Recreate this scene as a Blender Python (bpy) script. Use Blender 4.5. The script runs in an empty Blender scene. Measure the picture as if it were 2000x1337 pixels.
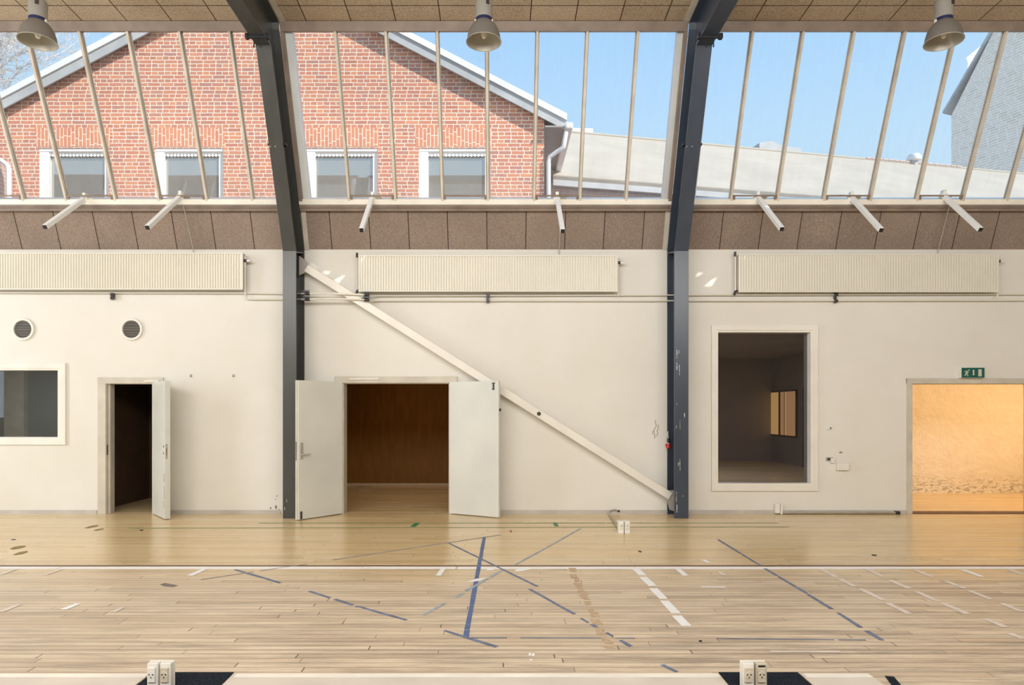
import bpy, bmesh, math, random
from mathutils import Vector, Matrix
random.seed(7)
SC = bpy.context.scene
COL = SC.collection
# ------------------------------------------------------------------ measures
D, H, PPM, CX, HY = 10.6, 1.624, 125.0, 975.0, 800.0
FPX = D * PPM                       # focal length in pixels


def P(px, py, s=1.0):
    """point of the place seen at (px, py) of the 2000x1337 frame when it lies at scale s (s=1: the far wall)"""
    return Vector(((px - CX) / (PPM * s), D / s - D, H + (HY - py) / (PPM * s)))


def PX(px, s=1.0):
    return (px - CX) / (PPM * s)


def PZ(py, s=1.0):
    return H + (HY - py) / (PPM * s)


def SY(s):
    return D / s - D


def F(px, py, z=0.0):
    s = (py - HY) / (PPM * H)
    v = P(px, py, s)
    v.z = z
    return v


# ------------------------------------------------------------------ node helpers
class NT:
    def __init__(self, name):
        self.m = bpy.data.materials.new(name)
        self.m.use_nodes = True
        self.nt = self.m.node_tree
        self.b = self.nt.nodes['Principled BSDF']
        self.out = self.nt.nodes['Material Output']

    def new(self, t, **kw):
        n = self.nt.nodes.new(t)
        for k, v in kw.items():
            setattr(n, k, v)
        return n

    def put(self, sock, v):
        if hasattr(v, 'links'):
            self.nt.links.new(v, sock)
        elif isinstance(v, tuple) and len(v) == 3 and sock.type == 'RGBA':
            sock.default_value = (*v, 1)
        else:
            sock.default_value = v

    def math(self, op, a, b=0.0, c=None, clamp=False):
        n = self.new('ShaderNodeMath', operation=op, use_clamp=clamp)
        self.put(n.inputs[0], a)
        self.put(n.inputs[1], b)
        if c is not None:
            self.put(n.inputs[2], c)
        return n.outputs[0]

    def coords(self, kind='Object'):
        return self.new('ShaderNodeTexCoord').outputs[kind]

    def xyz(self, v=None):
        n = self.new('ShaderNodeSeparateXYZ')
        self.put(n.inputs[0], v if v is not None else self.coords())
        return n.outputs[0], n.outputs[1], n.outputs[2]

    def vec(self, x=0.0, y=0.0, z=0.0):
        n = self.new('ShaderNodeCombineXYZ')
        for i, v in enumerate((x, y, z)):
            self.put(n.inputs[i], v)
        return n.outputs[0]

    def scale(self, v, s):
        n = self.new('ShaderNodeVectorMath', operation='MULTIPLY')
        self.put(n.inputs[0], v)
        n.inputs[1].default_value = s
        return n.outputs[0]

    def noise(self, v, scale=5.0, detail=3.0, rough=0.5, dist=0.0):
        n = self.new('ShaderNodeTexNoise')
        self.put(n.inputs['Vector'], v)
        n.inputs['Scale'].default_value = scale
        n.inputs['Detail'].default_value = detail
        n.inputs['Roughness'].default_value = rough
        n.inputs['Distortion'].default_value = dist
        return n.outputs[0]

    def white(self, v):
        n = self.new('ShaderNodeTexWhiteNoise', noise_dimensions='3D')
        self.put(n.inputs[0], v)
        return n.outputs[0]

    def ramp(self, f, stops, interp='LINEAR'):
        n = self.new('ShaderNodeValToRGB')
        n.color_ramp.interpolation = interp
        e = n.color_ramp.elements
        while len(e) < len(stops):
            e.new(0.5)
        for el, (p, c) in zip(e, stops):
            el.position = p
            el.color = (*c, 1) if len(c) == 3 else c
        self.put(n.inputs[0], f)
        return n.outputs[0]

    def rng(self, v, a, b, c=0.0, d=1.0, smooth=False):
        n = self.new('ShaderNodeMapRange', interpolation_type='SMOOTHSTEP' if smooth else 'LINEAR')
        self.put(n.inputs[0], v)
        for i, x in enumerate((a, b, c, d)):
            n.inputs[1 + i].default_value = x
        return n.outputs[0]

    def mix(self, f, a, b, mode='MIX'):
        n = self.new('ShaderNodeMix', data_type='RGBA', blend_type=mode)
        self.put(n.inputs[0], f)
        self.put(n.inputs[6], a)
        self.put(n.inputs[7], b)
        return n.outputs[2]

    def bump(self, h, strength=0.3, dist=0.01):
        n = self.new('ShaderNodeBump')
        n.inputs['Strength'].default_value = strength
        n.inputs['Distance'].default_value = dist
        self.put(n.inputs['Height'], h)
        self.nt.links.new(n.outputs[0], self.b.inputs['Normal'])

    def set(self, **kw):
        names = dict(color='Base Color', rough='Roughness', metal='Metallic', spec='Specular IOR Level', coat='Coat Weight')
        for k, v in kw.items():
            self.put(self.b.inputs[names[k]], v)
        return self.m


def plain(name, color, rough=0.5, metal=0.0, var=0.08, scale=6.0, bump=0.0, spec=0.5):
    n = NT(name)
    c = n.coords()
    f = n.noise(c, scale, 4)
    lo = tuple(x * (1 - var) for x in color)
    hi = tuple(min(1, x * (1 + var)) for x in color)
    n.set(color=n.ramp(f, [(0.3, lo), (0.7, hi)]), rough=rough, metal=metal, spec=spec)
    if bump:
        n.bump(n.noise(c, scale * 8, 3), bump, 0.004)
    return n.m


def cells(n, u, v, rowh, length, rnd=1.0, gap=0.003, salt=0.0):
    """a coursed pattern: returns a random value per piece and a 0..1 joint mask"""
    r = n.math('DIVIDE', v, rowh)
    row = n.math('FLOOR', r)
    fv = n.math('FRACT', r)
    off = n.math('MULTIPLY', n.white(n.vec(row, 3.7 + salt, 1.3)), rnd)
    q = n.math('ADD', n.math('DIVIDE', u, length), off)
    cu = n.math('FLOOR', q)
    fu = n.math('FRACT', q)
    rid = n.white(n.vec(row, cu, 7.1 + salt))
    du = n.math('MULTIPLY', n.math('SUBTRACT', 0.5, n.math('ABSOLUTE', n.math('SUBTRACT', fu, 0.5))), length)
    dv = n.math('MULTIPLY', n.math('SUBTRACT', 0.5, n.math('ABSOLUTE', n.math('SUBTRACT', fv, 0.5))), rowh)
    return row, rid, du, dv


def brick_mat(name, palette, mortar, w=0.236, h=0.0695, axes=(0, 2), soldier=False, english=True, gap=0.0085):
    n = NT(name)
    c = n.coords()
    warp = n.new('ShaderNodeTexNoise')
    n.put(warp.inputs['Vector'], c)
    warp.inputs['Scale'].default_value = 9.0
    add = n.new('ShaderNodeVectorMath', operation='MULTIPLY_ADD')
    n.put(add.inputs[0], warp.outputs['Color'])
    add.inputs[1].default_value = (0.018, 0.018, 0.018)
    n.put(add.inputs[2], c)
    x = n.xyz(add.outputs[0])
    u, v = x[axes[0]], x[axes[1]]
    if soldier:
        u, v = v, u
    if english:
        par = n.math('FRACT', n.math('MULTIPLY', n.math('FLOOR', n.math('DIVIDE', v, h)), 0.5))
        length = n.math('MULTIPLY_ADD', n.math('GREATER_THAN', par, 0.25), w / 2, w / 2)
    else:
        length = w
    row, rid, du, dv = cells(n, u, v, h, length, 0.35 if english else 1.0)
    d = n.math('MINIMUM', du, dv)
    rough_gap = n.math('MULTIPLY_ADD', n.noise(c, 30, 3), 0.010, -0.005)
    mask = n.rng(n.math('ADD', d, rough_gap), gap * 0.45, gap * 0.95)
    fine = n.noise(c, 60, 4, 0.7)
    col = n.ramp(rid, [(i / max(1, len(palette) - 1), p) for i, p in enumerate(palette)])
    col = n.mix(n.rng(fine, 0.35, 0.7, 0.0, 0.35), col, (0.62, 0.34, 0.24), 'MIX')
    n.set(color=n.mix(mask, mortar, col), rough=0.9, spec=0.2)
    n.bump(mask, 0.6, 0.008)
    return n.m


M = {}


def make_materials():
    # painted plaster of the hall wall: cream white with faint grey clouds and rubbed patches
    n = NT('wall_paint')
    c = n.coords()
    big = n.noise(c, 0.7, 4, 0.6)
    med = n.noise(n.scale(c, (1, 1, 0.5)), 3.5, 5, 0.65)
    col = n.ramp(big, [(0.3, (0.735, 0.712, 0.645)), (0.7, (0.79, 0.775, 0.725))])
    col = n.mix(n.rng(med, 0.62, 0.80, 0, 0.18), col, (0.60, 0.56, 0.50))
    n.set(color=col, rough=0.75, spec=0.25)
    n.bump(n.noise(c, 18, 4, 0.6), 0.12, 0.01)
    M['wall'] = n.m

    # plank floor
    n = NT('plank_floor')
    c = n.coords()
    x, y, z = n.xyz(c)
    row, rid, du, dv = cells(n, x, y, 0.078, 1.7, 7.0)
    d2 = n.math('MINIMUM', dv, n.math('MULTIPLY', du, 0.8))
    grain = n.noise(n.scale(c, (1.6, 38, 1)), 2.2, 6, 0.65, 0.6)
    base = n.ramp(rid, [(0, (0.74, 0.55, 0.29)), (0.4, (0.86, 0.67, 0.38)), (0.75, (0.90, 0.73, 0.44)), (1, (0.79, 0.60, 0.33))])
    base = n.mix(n.rng(grain, 0.35, 0.75, 0, 0.38), base, (0.45, 0.29, 0.14))
    pale = n.ramp(rid, [(0, (0.62, 0.49, 0.345)), (0.3, (0.76, 0.63, 0.46)), (0.7, (0.82, 0.69, 0.515)), (1, (0.65, 0.515, 0.36))])
    pale = n.mix(n.rng(grain, 0.4, 0.75, 0, 0.42), pale, (0.42, 0.31, 0.22))
    worn_line = n.math('ADD', y, n.math('MULTIPLY', n.noise(n.scale(c, (0.4, 1.2, 1)), 1.2, 4), 1.6))
    near = n.rng(worn_line, -2.3, -3.6, 0, 1)
    col = n.mix(near, base, pale)
    # grey ground-in dirt in streaks along the boards, heavier where the varnish is gone
    dirt = n.noise(n.scale(c, (0.6, 5.0, 1)), 1.7, 8, 0.74)
    heavy = n.rng(n.math('ADD', n.math('MULTIPLY', y, -0.14), n.math('MULTIPLY', x, 0.035)), 0.25, 0.95, 0.08, 0.85)
    dirt = n.math('ADD', dirt, n.math('MULTIPLY_ADD', rid, 0.12, -0.06))
    dm = n.math('MULTIPLY', n.rng(dirt, 0.44, 0.66), heavy)
    col = n.mix(dm, col, (0.32, 0.255, 0.19))
    spots = n.noise(n.scale(c, (3, 9, 1)), 3.0, 3, 0.6)
    col = n.mix(n.rng(spots, 0.71, 0.76, 0, 0.5), col, (0.13, 0.09, 0.06))
    pales = n.noise(n.scale(c, (2, 7, 1)), 2.4, 4, 0.6)
    col = n.mix(n.math('MULTIPLY', n.rng(pales, 0.66, 0.76, 0, 0.4), near), col, (0.80, 0.76, 0.70))
    joint = n.rng(n.math('ADD', dv, n.math('MULTIPLY', n.white(n.vec(row, 2.0, 5.0)), -0.0035)), 0.0015, 0.0045, 1, 0)
    jx = n.math('MULTIPLY', n.rng(du, 0.002, 0.006, 1, 0), n.math('GREATER_THAN', rid, 0.45))
    rowk = n.math('POWER', n.white(n.vec(row, 8.0, 3.0)), 1.8)
    joint = n.math('MULTIPLY', joint, n.math('MULTIPLY_ADD', rowk, 0.80, 0.20))
    jm = n.math('MAXIMUM', joint, jx)
    jm = n.math('MULTIPLY', jm, n.rng(near, 0, 1, 0.50, 0.95))
    col = n.mix(jm, col, (0.10, 0.06, 0.035))
    n.set(color=col, rough=n.math('ADD', n.rng(near, 0, 1, 0.17, 0.36), n.math('MULTIPLY', dirt, 0.12)), spec=0.45)
    n.bump(n.math('SUBTRACT', n.math('MULTIPLY', grain, 0.25), jm), 0.10, 0.003)
    M['floor'] = n.m

    # wood-wool boards, with seams
    def woodwool(name, lo, hi, seam, pitch, x0, rows=None):
        n = NT(name)
        c = n.coords()
        x, y, z = n.xyz(c)
        a = n.noise(n.scale(c, (1, 1, 0.6)), 52, 6, 0.78, 0.9)
        b = n.noise(c, 1.3, 3)
        fu = n.math('FRACT', n.math('DIVIDE', n.math('ADD', x, -x0 + 60 * pitch), pitch))
        cid = n.white(n.vec(n.math('FLOOR', n.math('DIVIDE', n.math('ADD', x, -x0 + 60 * pitch), pitch)), 4.0, 2.0))
        col = n.ramp(a, [(0.36, lo), (0.64, hi)])
        col = n.mix(n.rng(b, 0.35, 0.7, 0, 0.3), col, tuple(v * 0.75 for v in lo))
        col = n.mix(n.math('MULTIPLY', cid, 0.22), col, hi)
        dx = n.math('MULTIPLY', n.math('SUBTRACT', 0.5, n.math('ABSOLUTE', n.math('SUBTRACT', fu, 0.5))), pitch)
        m = n.rng(dx, 0.004, 0.008, 1, 0)
        if rows:
            y0, rp = rows
            fy = n.math('FRACT', n.math('DIVIDE', n.math('ADD', y, -y0 + 60 * rp), rp))
            dy = n.math('MULTIPLY', n.math('SUBTRACT', 0.5, n.math('ABSOLUTE', n.math('SUBTRACT', fy, 0.5))), rp)
            m = n.math('MAXIMUM', m, n.rng(dy, 0.004, 0.009, 1, 0))
        n.set(color=n.mix(m, col, seam), rough=0.95, spec=0.1)
        n.bump(n.math('SUBTRACT', a, n.math('MULTIPLY', m, 3.0)), 0.5, 0.01)
        return n.m
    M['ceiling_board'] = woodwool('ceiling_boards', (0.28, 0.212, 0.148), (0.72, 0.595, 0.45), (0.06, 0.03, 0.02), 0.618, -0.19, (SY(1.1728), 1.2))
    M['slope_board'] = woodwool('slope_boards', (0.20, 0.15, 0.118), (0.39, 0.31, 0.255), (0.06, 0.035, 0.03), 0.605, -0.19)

    M['brick'] = brick_mat('red_brick', [(0.44, 0.17, 0.12), (0.60, 0.22, 0.14), (0.54, 0.20, 0.13), (0.68, 0.28, 0.15), (0.42, 0.19, 0.16), (0.62, 0.24, 0.15)], (0.86, 0.78, 0.65), gap=0.0095)
    M['brick_soldier'] = brick_mat('red_brick_upright', [(0.58, 0.21, 0.13), (0.68, 0.27, 0.15), (0.62, 0.24, 0.14)], (0.92, 0.84, 0.70), soldier=True, english=False)
    M['brick_dull'] = brick_mat('dull_brick', [(0.40, 0.30, 0.28), (0.46, 0.34, 0.31), (0.36, 0.28, 0.27)], (0.62, 0.55, 0.50))  # greyer brick; on the wing it stands for shade
    M['brick_grey'] = brick_mat('grey_brick', [(0.70, 0.63, 0.54), (0.86, 0.78, 0.68), (0.78, 0.70, 0.60)], (0.95, 0.88, 0.78), w=0.42, h=0.13, axes=(1, 2), english=False, gap=0.03)

    def steel(name, color):
        n = NT(name)
        c = n.coords()
        f = n.noise(n.scale(c, (3, 3, 0.6)), 2.0, 5, 0.6)
        n.set(color=n.ramp(f, [(0.3, tuple(v * 0.85 for v in color)), (0.7, tuple(v * 1.15 for v in color))]), rough=0.30, spec=0.6)
        return n.m
    M['steel_grey'] = steel('grey_steel_paint', (0.052, 0.055, 0.052))
    M['steel_flare_blue'] = steel('flare_tinted_steel_paint', (0.040, 0.054, 0.080))  # blue tint of lens flare put into this column's colour
    M['frame_brown'] = plain('brown_window_metal', (0.245, 0.19, 0.15), 0.5, 0, 0.2, 4)
    M['bar_tan'] = plain('tan_glazing_bar', (0.62, 0.56, 0.47), 0.45, 0, 0.12, 5)
    M['sill_white'] = plain('cream_sill_paint', (0.90, 0.87, 0.78), 0.55, 0, 0.08, 3)
    M['white_paint'] = plain('white_gloss_paint', (0.80, 0.77, 0.70), 0.4, 0, 0.05, 3)
    M['radiator'] = plain('cream_radiator_enamel', (0.77, 0.745, 0.655), 0.35, 0, 0.02, 2)
    M['door_paint'] = plain('grey_white_door_paint', (0.66, 0.67, 0.62), 0.42, 0, 0.06, 1.5)
    M['frame_grey'] = plain('grey_door_frame_paint', (0.58, 0.54, 0.46), 0.5, 0, 0.1, 4)
    M['skirting'] = plain('grey_skirting_paint', (0.52, 0.49, 0.45), 0.5, 0, 0.12, 3)
    M['metal'] = plain('dull_metal', (0.55, 0.53, 0.49), 0.35, 0.8, 0.1, 8)
    M['dark_metal'] = plain('dark_fitting_metal', (0.05, 0.045, 0.045), 0.4, 0.3, 0.2, 20)
    M['black'] = plain('black_plastic', (0.012, 0.013, 0.016), 0.45, 0, 0.2, 10)
    M['alu_white'] = plain('white_aluminium', (0.90, 0.92, 0.92), 0.4, 0.0, 0.03, 4)
    M['white_plastic'] = plain('white_plastic', (0.80, 0.78, 0.72), 0.35, 0, 0.04, 6)
    M['beige_plastic'] = plain('beige_plastic', (0.62, 0.55, 0.43), 0.4, 0, 0.05, 6)
    M['conduit'] = plain('grey_conduit', (0.40, 0.38, 0.35), 0.5, 0, 0.1, 20)
    M['lamp_shell'] = plain('grey_lamp_shell', (0.19, 0.175, 0.155), 0.45, 0.1, 0.06, 4)
    M['lamp_gear'] = plain('grey_lamp_housing', (0.34, 0.325, 0.295), 0.45, 0.1, 0.06, 4)
    M['lamp_inside'] = plain('pale_lamp_reflector', (0.46, 0.44, 0.37), 0.35, 0.2, 0.06, 20)
    M['bulb'] = plain('frosted_bulb', (0.85, 0.83, 0.74), 0.3, 0, 0.02)
    M['navy'] = plain('navy_ring', (0.015, 0.02, 0.09), 0.4)
    M['mat'] = plain('navy_black_carpet', (0.016, 0.021, 0.030), 0.95, 0, 0.5, 60, 0.3, 0.1)
    M['sheet'] = plain('pale_floor_sheet', (0.70, 0.64, 0.56), 0.5, 0, 0.08, 2.5)
    M['tape_white'] = plain('white_tape', (0.93, 0.94, 0.95), 0.5, 0, 0.05, 12)
    M['tape_faded'] = plain('faded_white_tape', (0.76, 0.68, 0.60), 0.5, 0, 0.10, 9)
    M['tape_blue'] = plain('blue_tape', (0.085, 0.14, 0.32), 0.55, 0, 0.25, 12)
    M['tape_blue_worn'] = plain('worn_blue_tape', (0.15, 0.19, 0.29), 0.6, 0, 0.3, 8)
    M['tape_blue_pale'] = plain('pale_blue_tape', (0.36, 0.42, 0.46), 0.6, 0, 0.25, 8)
    M['tape_violet'] = plain('grey_violet_tape', (0.33, 0.29, 0.30), 0.6, 0, 0.25, 8)
    M['tape_green'] = plain('green_tape', (0.03, 0.23, 0.09), 0.5, 0, 0.15, 12)
    M['tape_green_worn'] = plain('worn_green_line', (0.19, 0.24, 0.10), 0.5, 0, 0.3, 5)
    M['tape_brown'] = plain('brown_tape_residue', (0.55, 0.41, 0.26), 0.7, 0, 0.2, 25)
    M['brown_strip'] = plain('dark_red_brown_strip', (0.13, 0.06, 0.04), 0.5, 0, 0.2, 4)
    M['leaf'] = plain('dry_olive_leaf', (0.30, 0.24, 0.09), 0.7, 0, 0.2, 20)
    M['scuff'] = plain('grey_scuff', (0.20, 0.18, 0.155), 0.8, 0, 0.2, 20)
    M['chip'] = plain('bare_white_chip', (0.75, 0.74, 0.70), 0.6)
    M['wound'] = plain('brown_plaster_wound', (0.30, 0.20, 0.11), 0.9, 0, 0.3, 30)
    M['red'] = plain('red_plastic', (0.50, 0.02, 0.02), 0.35)
    M['sign_green'] = plain('sign_green', (0.0, 0.10, 0.075), 0.35, 0, 0.1, 12)
    M['paper'] = plain('paper', (0.62, 0.50, 0.30), 0.8)
    # rooms behind the wall
    n = NT('brown_plywood')
    c = n.coords()
    g = n.noise(n.scale(c, (6, 6, 0.7)), 2.5, 5, 0.6, 0.8)
    b = n.noise(c, 0.8, 3)
    n.set(color=n.mix(n.rng(b, 0.3, 0.7, 0, 0.4), n.ramp(g, [(0.3, (0.19, 0.075, 0.010)), (0.7, (0.27, 0.12, 0.018))]), (0.16, 0.085, 0.010)), rough=0.55, spec=0.25)
    M['plywood'] = n.m
    M['dark_brown'] = plain('dark_brown_boards', (0.075, 0.040, 0.020), 0.7, 0, 0.25, 3)
    M['room_grey'] = plain('grey_brown_room_paint', (0.36, 0.32, 0.30), 0.8, 0, 0.1, 1)
    M['room_green'] = plain('grey_green_room_paint', (0.26, 0.28, 0.27), 0.8, 0, 0.1, 1)
    n = NT('rough_warm_plaster')
    c = n.coords()
    x, y, z = n.xyz(c)
    g = n.noise(c, 5, 6, 0.65)
    g2 = n.noise(n.scale(c, (1, 1, 2.5)), 9, 5, 0.7)
    low = n.rng(z, 0.42, 0.05, 0, 1)
    wear = n.math('MULTIPLY', n.rng(g2, 0.54, 0.62), low)
    n.set(color=n.mix(wear, n.ramp(g, [(0.3, (0.78, 0.70, 0.56)), (0.7, (0.84, 0.77, 0.64))]), (0.73, 0.64, 0.50)), rough=0.85, spec=0.15)
    n.bump(n.math('ADD', g, n.math('MULTIPLY', wear, 0.3)), 0.9, 0.06)
    M['plaster'] = n.m
    # outside
    n = NT('grey_felt_roof')
    c = n.coords()
    f1 = n.noise(c, 0.9, 5, 0.6)
    n.set(color=n.ramp(f1, [(0.3, (0.43, 0.385, 0.32)), (0.7, (0.52, 0.465, 0.39))]), rough=0.9, spec=0.2)
    M['felt'] = n.m
    M['verge_white'] = plain('white_verge_metal', (0.80, 0.80, 0.79), 0.5, 0, 0.05, 3)
    M['verge_grey'] = plain('grey_verge_board', (0.44, 0.45, 0.46), 0.6, 0, 0.1, 3)
    M['soffit'] = plain('grey_soffit', (0.33, 0.32, 0.31), 0.8, 0, 0.1, 3)
    M['win_white'] = plain('white_outside_window', (0.84, 0.84, 0.82), 0.5, 0, 0.04, 3)
    M['blind'] = plain('grey_green_blind', (0.33, 0.335, 0.28), 0.8, 0, 0.1, 2)
    M['bark'] = plain('pale_bark', (0.66, 0.60, 0.56), 0.9, 0, 0.12, 6)
    M['slab'] = plain('grey_flat_roof', (0.36, 0.35, 0.34), 0.9, 0, 0.1, 2)
    M['tile_red'] = plain('red_ridge_tile', (0.70, 0.45, 0.38), 0.8)

    # clear glass with dust: what is behind stays visible
    def glass(name, dust_lo, dust_hi, tint=(0.96, 0.98, 0.98), rough=0.0, dcol=(0.82, 0.84, 0.84), foot=0.0):
        n = NT(name)
        n.nt.nodes.remove(n.b)
        tr = n.new('ShaderNodeBsdfTransparent')
        tr.inputs[0].default_value = (*tint, 1)
        gl = n.new('ShaderNodeBsdfGlossy')
        gl.inputs['Roughness'].default_value = rough
        fr = n.new('ShaderNodeFresnel')
        fr.inputs[0].default_value = 1.45
        m1 = n.new('ShaderNodeMixShader')
        n.put(m1.inputs[0], fr.outputs[0])
        n.put(m1.inputs[1], tr.outputs[0])
        n.put(m1.inputs[2], gl.outputs[0])
        df = n.new('ShaderNodeBsdfTranslucent')
        df.inputs[0].default_value = (*dcol, 1)
        m2 = n.new('ShaderNodeMixShader')
        c = n.coords()
        streak = n.noise(n.scale(c, (5, 1.2, 0.6)), 1.5, 5, 0.65)
        film = n.rng(streak, 0.35, 0.75, dust_lo, dust_hi)
        if foot:         # glare at the foot of the sloping panes, painted as a pale film
            z = n.xyz(c)[2]
            film = n.math('ADD', film, n.math('MULTIPLY', n.rng(z, 5.9, 4.8, 0, foot, True), n.rng(streak, 0.2, 0.8, 0.7, 1.3)))
        n.put(m2.inputs[0], film)
        n.put(m2.inputs[1], m1.outputs[0])
        n.put(m2.inputs[2], df.outputs[0])
        n.nt.links.new(m2.outputs[0], n.out.inputs[0])
        return n.m
    M['glass_sky'] = glass('dusty_glare_roof_glass', 0.004, 0.05, (0.985, 0.992, 0.992), foot=0.07, dcol=(0.95, 0.95, 0.93))
    M['glass_in'] = glass('interior_glass', 0.0, 0.012, (0.80, 0.80, 0.82))
    n = NT('outside_window_glass')
    n.nt.nodes.remove(n.b)
    d1 = n.new('ShaderNodeBsdfDiffuse')
    d1.inputs[0].default_value = (0.27, 0.28, 0.25, 1)
    g1 = n.new('ShaderNodeBsdfGlossy')
    g1.inputs['Roughness'].default_value = 0.02
    mx = n.new('ShaderNodeMixShader')
    mx.inputs[0].default_value = 0.42
    n.put(mx.inputs[1], d1.outputs[0])
    n.put(mx.inputs[2], g1.outputs[0])
    n.nt.links.new(mx.outputs[0], n.out.inputs[0])
    M['glass_out'] = n.m

    def lit(name, color, strength):
        n = NT(name)
        n.set(color=color, rough=0.5)
        n.put(n.b.inputs['Emission Color'], color)
        n.b.inputs['Emission Strength'].default_value = strength
        return n.m
    M['lit_gold'] = lit('lit_window_gold', (0.62, 0.36, 0.12), 0.75)
    M['lit_brown'] = lit('lit_window_brown', (0.40, 0.22, 0.10), 0.85)
    M['lit_blue'] = lit('lit_window_pale_blue', (0.33, 0.40, 0.46), 0.6)


make_materials()


# ------------------------------------------------------------------ mesh helpers
class MB:
    def __init__(self):
        self.bm = bmesh.new()

    def face(self, pts):
        vs = [self.bm.verts.new(Vector(p)) for p in pts]
        return self.bm.faces.new(vs)

    def box(self, x0, x1, y0, y1, z0, z1):
        x0, x1 = sorted((x0, x1)); y0, y1 = sorted((y0, y1)); z0, z1 = sorted((z0, z1))
        v = [self.bm.verts.new((x, y, z)) for x in (x0, x1) for y in (y0, y1) for z in (z0, z1)]
        for f in ((0, 1, 3, 2), (4, 6, 7, 5), (0, 4, 5, 1), (2, 3, 7, 6), (0, 2, 6, 4), (1, 5, 7, 3)):
            self.bm.faces.new([v[i] for i in f])
        return self

    def bar(self, a, b, w, h, up=(0, 0, 1)):
        """box beam from a to b; w across, h along 'up'"""
        a, b = Vector(a), Vector(b)
        t = (b - a).normalized()
        up = Vector(up)
        side = t.cross(up).normalized()
        u = side.cross(t).normalized()
        c = []
        for p in (a, b):
            for i, j in ((-1, -1), (1, -1), (1, 1), (-1, 1)):
                c.append(self.bm.verts.new(p + side * (i * w / 2) + u * (j * h / 2)))
        for f in ((3, 2, 1, 0), (4, 5, 6, 7), (0, 1, 5, 4), (1, 2, 6, 5), (2, 3, 7, 6), (3, 0, 4, 7)):
            self.bm.faces.new([c[i] for i in f])
        return self

    def prism(self, pts, vec):
        vec = Vector(vec)
        a = [self.bm.verts.new(Vector(p)) for p in pts]
        b = [self.bm.verts.new(Vector(p) + vec) for p in pts]
        self.bm.faces.new(a)
        self.bm.faces.new(b[::-1])
        k = len(a)
        for i in range(k):
            self.bm.faces.new((a[i], b[i], b[(i + 1) % k], a[(i + 1) % k]))
        return self

    def tube(self, pts, r, seg=10, r2=None, cap=True):
        pts = [Vector(p) for p in pts]
        r2 = r if r2 is None else r2
        rings = []
        k = len(pts)
        ref = None
        for i, p in enumerate(pts):
            t = (pts[min(i + 1, k - 1)] - pts[max(i - 1, 0)]).normalized()
            if ref is None or abs(ref.dot(t)) > 0.98:
                ref = Vector((0, 0, 1)) if abs(t.z) < 0.9 else Vector((1, 0, 0))
            s = t.cross(ref).normalized()
            u = s.cross(t).normalized()
            ref = u
            rr = r + (r2 - r) * (i / max(1, k - 1))
            rings.append([self.bm.verts.new(p + (s * math.cos(a) + u * math.sin(a)) * rr) for a in [2 * math.pi * j / seg for j in range(seg)]])
        for q in range(k - 1):
            for j in range(seg):
                self.bm.faces.new((rings[q][j], rings[q][(j + 1) % seg], rings[q + 1][(j + 1) % seg], rings[q + 1][j]))
        if cap:
            self.bm.faces.new(rings[0][::-1])
            self.bm.faces.new(rings[-1])
        return self

    def lathe(self, prof, centre, axis='Z', seg=40, closed=False):
        c = Vector(centre)
        rings = []
        for r, h in prof:
            ring = []
            for j in range(seg):
                a = 2 * math.pi * j / seg
                if axis == 'Z':
                    p = Vector((r * math.cos(a), r * math.sin(a), h))
                else:                        # about Y
                    p = Vector((r * math.cos(a), h, r * math.sin(a)))
                ring.append(self.bm.verts.new(c + p))
            rings.append(ring)
        for q in range(len(rings) - 1):
            for j in range(seg):
                self.bm.faces.new((rings[q][j], rings[q][(j + 1) % seg], rings[q + 1][(j + 1) % seg], rings[q + 1][j]))
        if closed:
            self.bm.faces.new(rings[0][::-1])
            self.bm.faces.new(rings[-1])
        return self

    def build(self, name, mat, parent=None, smooth=False, bevel=0.0, origin=False):
        bmesh.ops.recalc_face_normals(self.bm, faces=self.bm.faces)
        me = bpy.data.meshes.new(name)
        loc = Vector((0, 0, 0))
        if origin:
            co = [v.co for v in self.bm.verts]
            loc = Vector(((min(c.x for c in co) + max(c.x for c in co)) / 2, (min(c.y for c in co) + max(c.y for c in co)) / 2, min(c.z for c in co)))
            bmesh.ops.translate(self.bm, verts=self.bm.verts, vec=-loc)
        self.bm.to_mesh(me)
        self.bm.free()
        o = bpy.data.objects.new(name, me)
        o.location = loc
        me.materials.append(M[mat] if isinstance(mat, str) else mat)
        COL.objects.link(o)
        if smooth:
            for p in me.polygons:
                p.use_smooth = True
        if bevel:
            b = o.modifiers.new('bevel', 'BEVEL')
            b.width = bevel
            b.segments = 2
            b.limit_method = 'ANGLE'
        if smooth:
            es = o.modifiers.new('edges', 'EDGE_SPLIT')
            es.split_angle = math.radians(40)
        if parent is not None:
            o.parent = parent
            base = parent
            off = Vector((0, 0, 0))
            while base is not None:
                off += base.location
                base = base.parent
            o.matrix_parent_inverse = Matrix.Identity(4)
            o.location = loc - off
        return o


def tag(o, label=None, cat=None, group=None, kind=None):
    if label:
        o['label'] = label
    if cat:
        o['category'] = cat
    if group:
        o['group'] = group
    if kind:
        o['kind'] = kind
    return o


def empty(name, loc, label=None, cat=None, group=None, kind=None):
    o = bpy.data.objects.new(name, None)
    o.location = loc
    o.empty_display_size = 0.1
    COL.objects.link(o)
    return tag(o, label, cat, group, kind)


def copy_tree(o, parent=None):
    c = o.copy()
    COL.objects.link(c)
    if parent is not None:
        c.parent = parent
    for ch in list(o.children):
        copy_tree(ch, c)
    return c


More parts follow.
